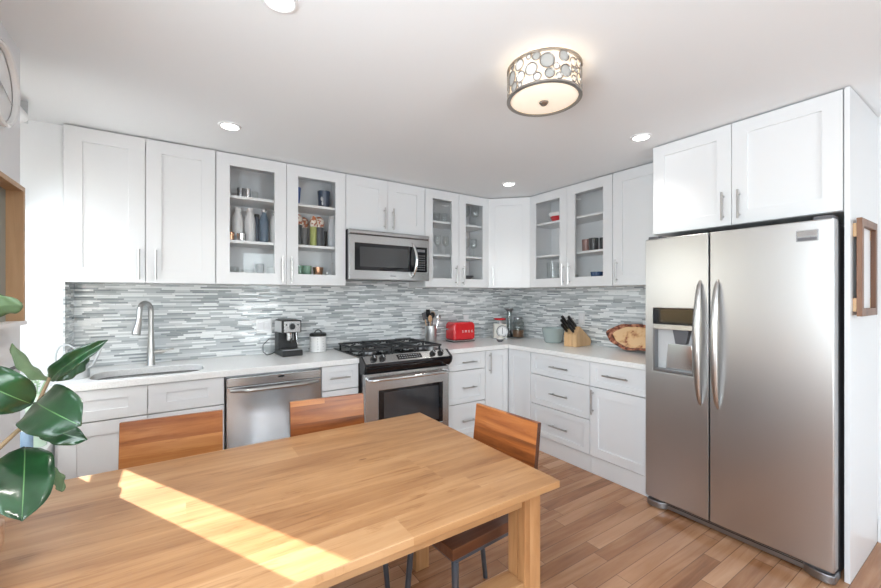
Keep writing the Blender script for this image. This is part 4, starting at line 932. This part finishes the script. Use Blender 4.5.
tag(MB().lathe([(0, 0), (.05, 0), (.04, .012), (.04, .062), (.05, .074), (0, .074)], seg=24).build('dish_stand', M['lgrey'], loc=(-.80, -.17, Z0)), 'squat grey stand under the shallow dark dish', 'stand')
# right-hand glass cabinet (x = -.17)
tag(MB().lathe([(0, 0), (.055, 0), (.085, .055), (.082, .056), (.05, .006), (0, .005)], seg=32).build('bowl', M['red'], loc=(-.17, -.86, Z2)), 'red bowl on the top shelf', 'bowl')
tag(MB().lathe([(0, 0), (.086, 0), (.096, .02), (.096, .035), (.092, .035), (.08, .006), (0, .005)], seg=32).build('bowl', M['white'], loc=(-.17, -.86, Z2 + .0565)), 'shallow white bowl sitting on the red bowl', 'bowl')
t = thing('glass_pitcher', 'clear glass pitcher on the bottom shelf of the right-hand cabinet', 'pitcher', (-.16, -.775, Z0))
MB().lathe([(0, 0), (.055, 0), (.058, .006), (.056, .16), (.062, .235), (.059, .235), (.053, .16), (.055, .01), (0, .006)], seg=28).build('body', M['gware'], t)
MB().tube([(0, -.056 - .04 * math.sin(a), .12 - .07 * math.cos(a)) for a in [PI * k / 9 for k in range(10)]], .005, 8).build('handle', M['gware'], t)
row(lambda lb, x, y, z, g: cup('drinking_glass', lb, 'glass', x, y, z, .028, .034, .10, M['gware'], g), [(-.17, -.90, Z0, 'clear glass right beside the pitcher'), (-.17, -.975, Z0, 'clear glass second from the pitcher'), (-.17, -1.05, Z0, 'clear glass furthest from the pitcher')], 'glasses beside the pitcher')
cup('coffee_mug', 'pinkish brown mug, leftmost on the middle shelf', 'mug', -.17, -1.175, Z1, .036, .040, .115, pbr('brown_glaze', (.30, .16, .14), .3), 'mugs on the middle shelf', rad(-60))
cup('coffee_mug', 'charcoal mug, second from the left on the middle shelf', 'mug', -.19, -1.265, Z1, .038, .042, .115, M['cgrey'], 'mugs on the middle shelf', rad(-120))
cup('coffee_mug', 'charcoal mug with its handle out, third on the middle shelf', 'mug', -.17, -1.36, Z1, .036, .040, .11, pbr('black_glaze', (.03, .03, .033), .3), 'mugs on the middle shelf', rad(-150))
cup('coffee_mug', 'dark red mug, rightmost on the middle shelf', 'mug', -.17, -1.455, Z1, .036, .040, .115, pbr('wine_glaze', (.26, .07, .08), .3), 'mugs on the middle shelf', rad(-120))
cup('blue_cup', 'dark blue cup on the bottom shelf, left of two', 'cup', -.17, -1.285, Z0, .042, .054, .115, M['slate'], 'dark blue cups')
cup('blue_cup', 'dark blue cup on the bottom shelf, right of two', 'cup', -.17, -1.42, Z0, .042, .056, .12, pbr('navy_glaze', (.035, .06, .16), .2), 'dark blue cups')
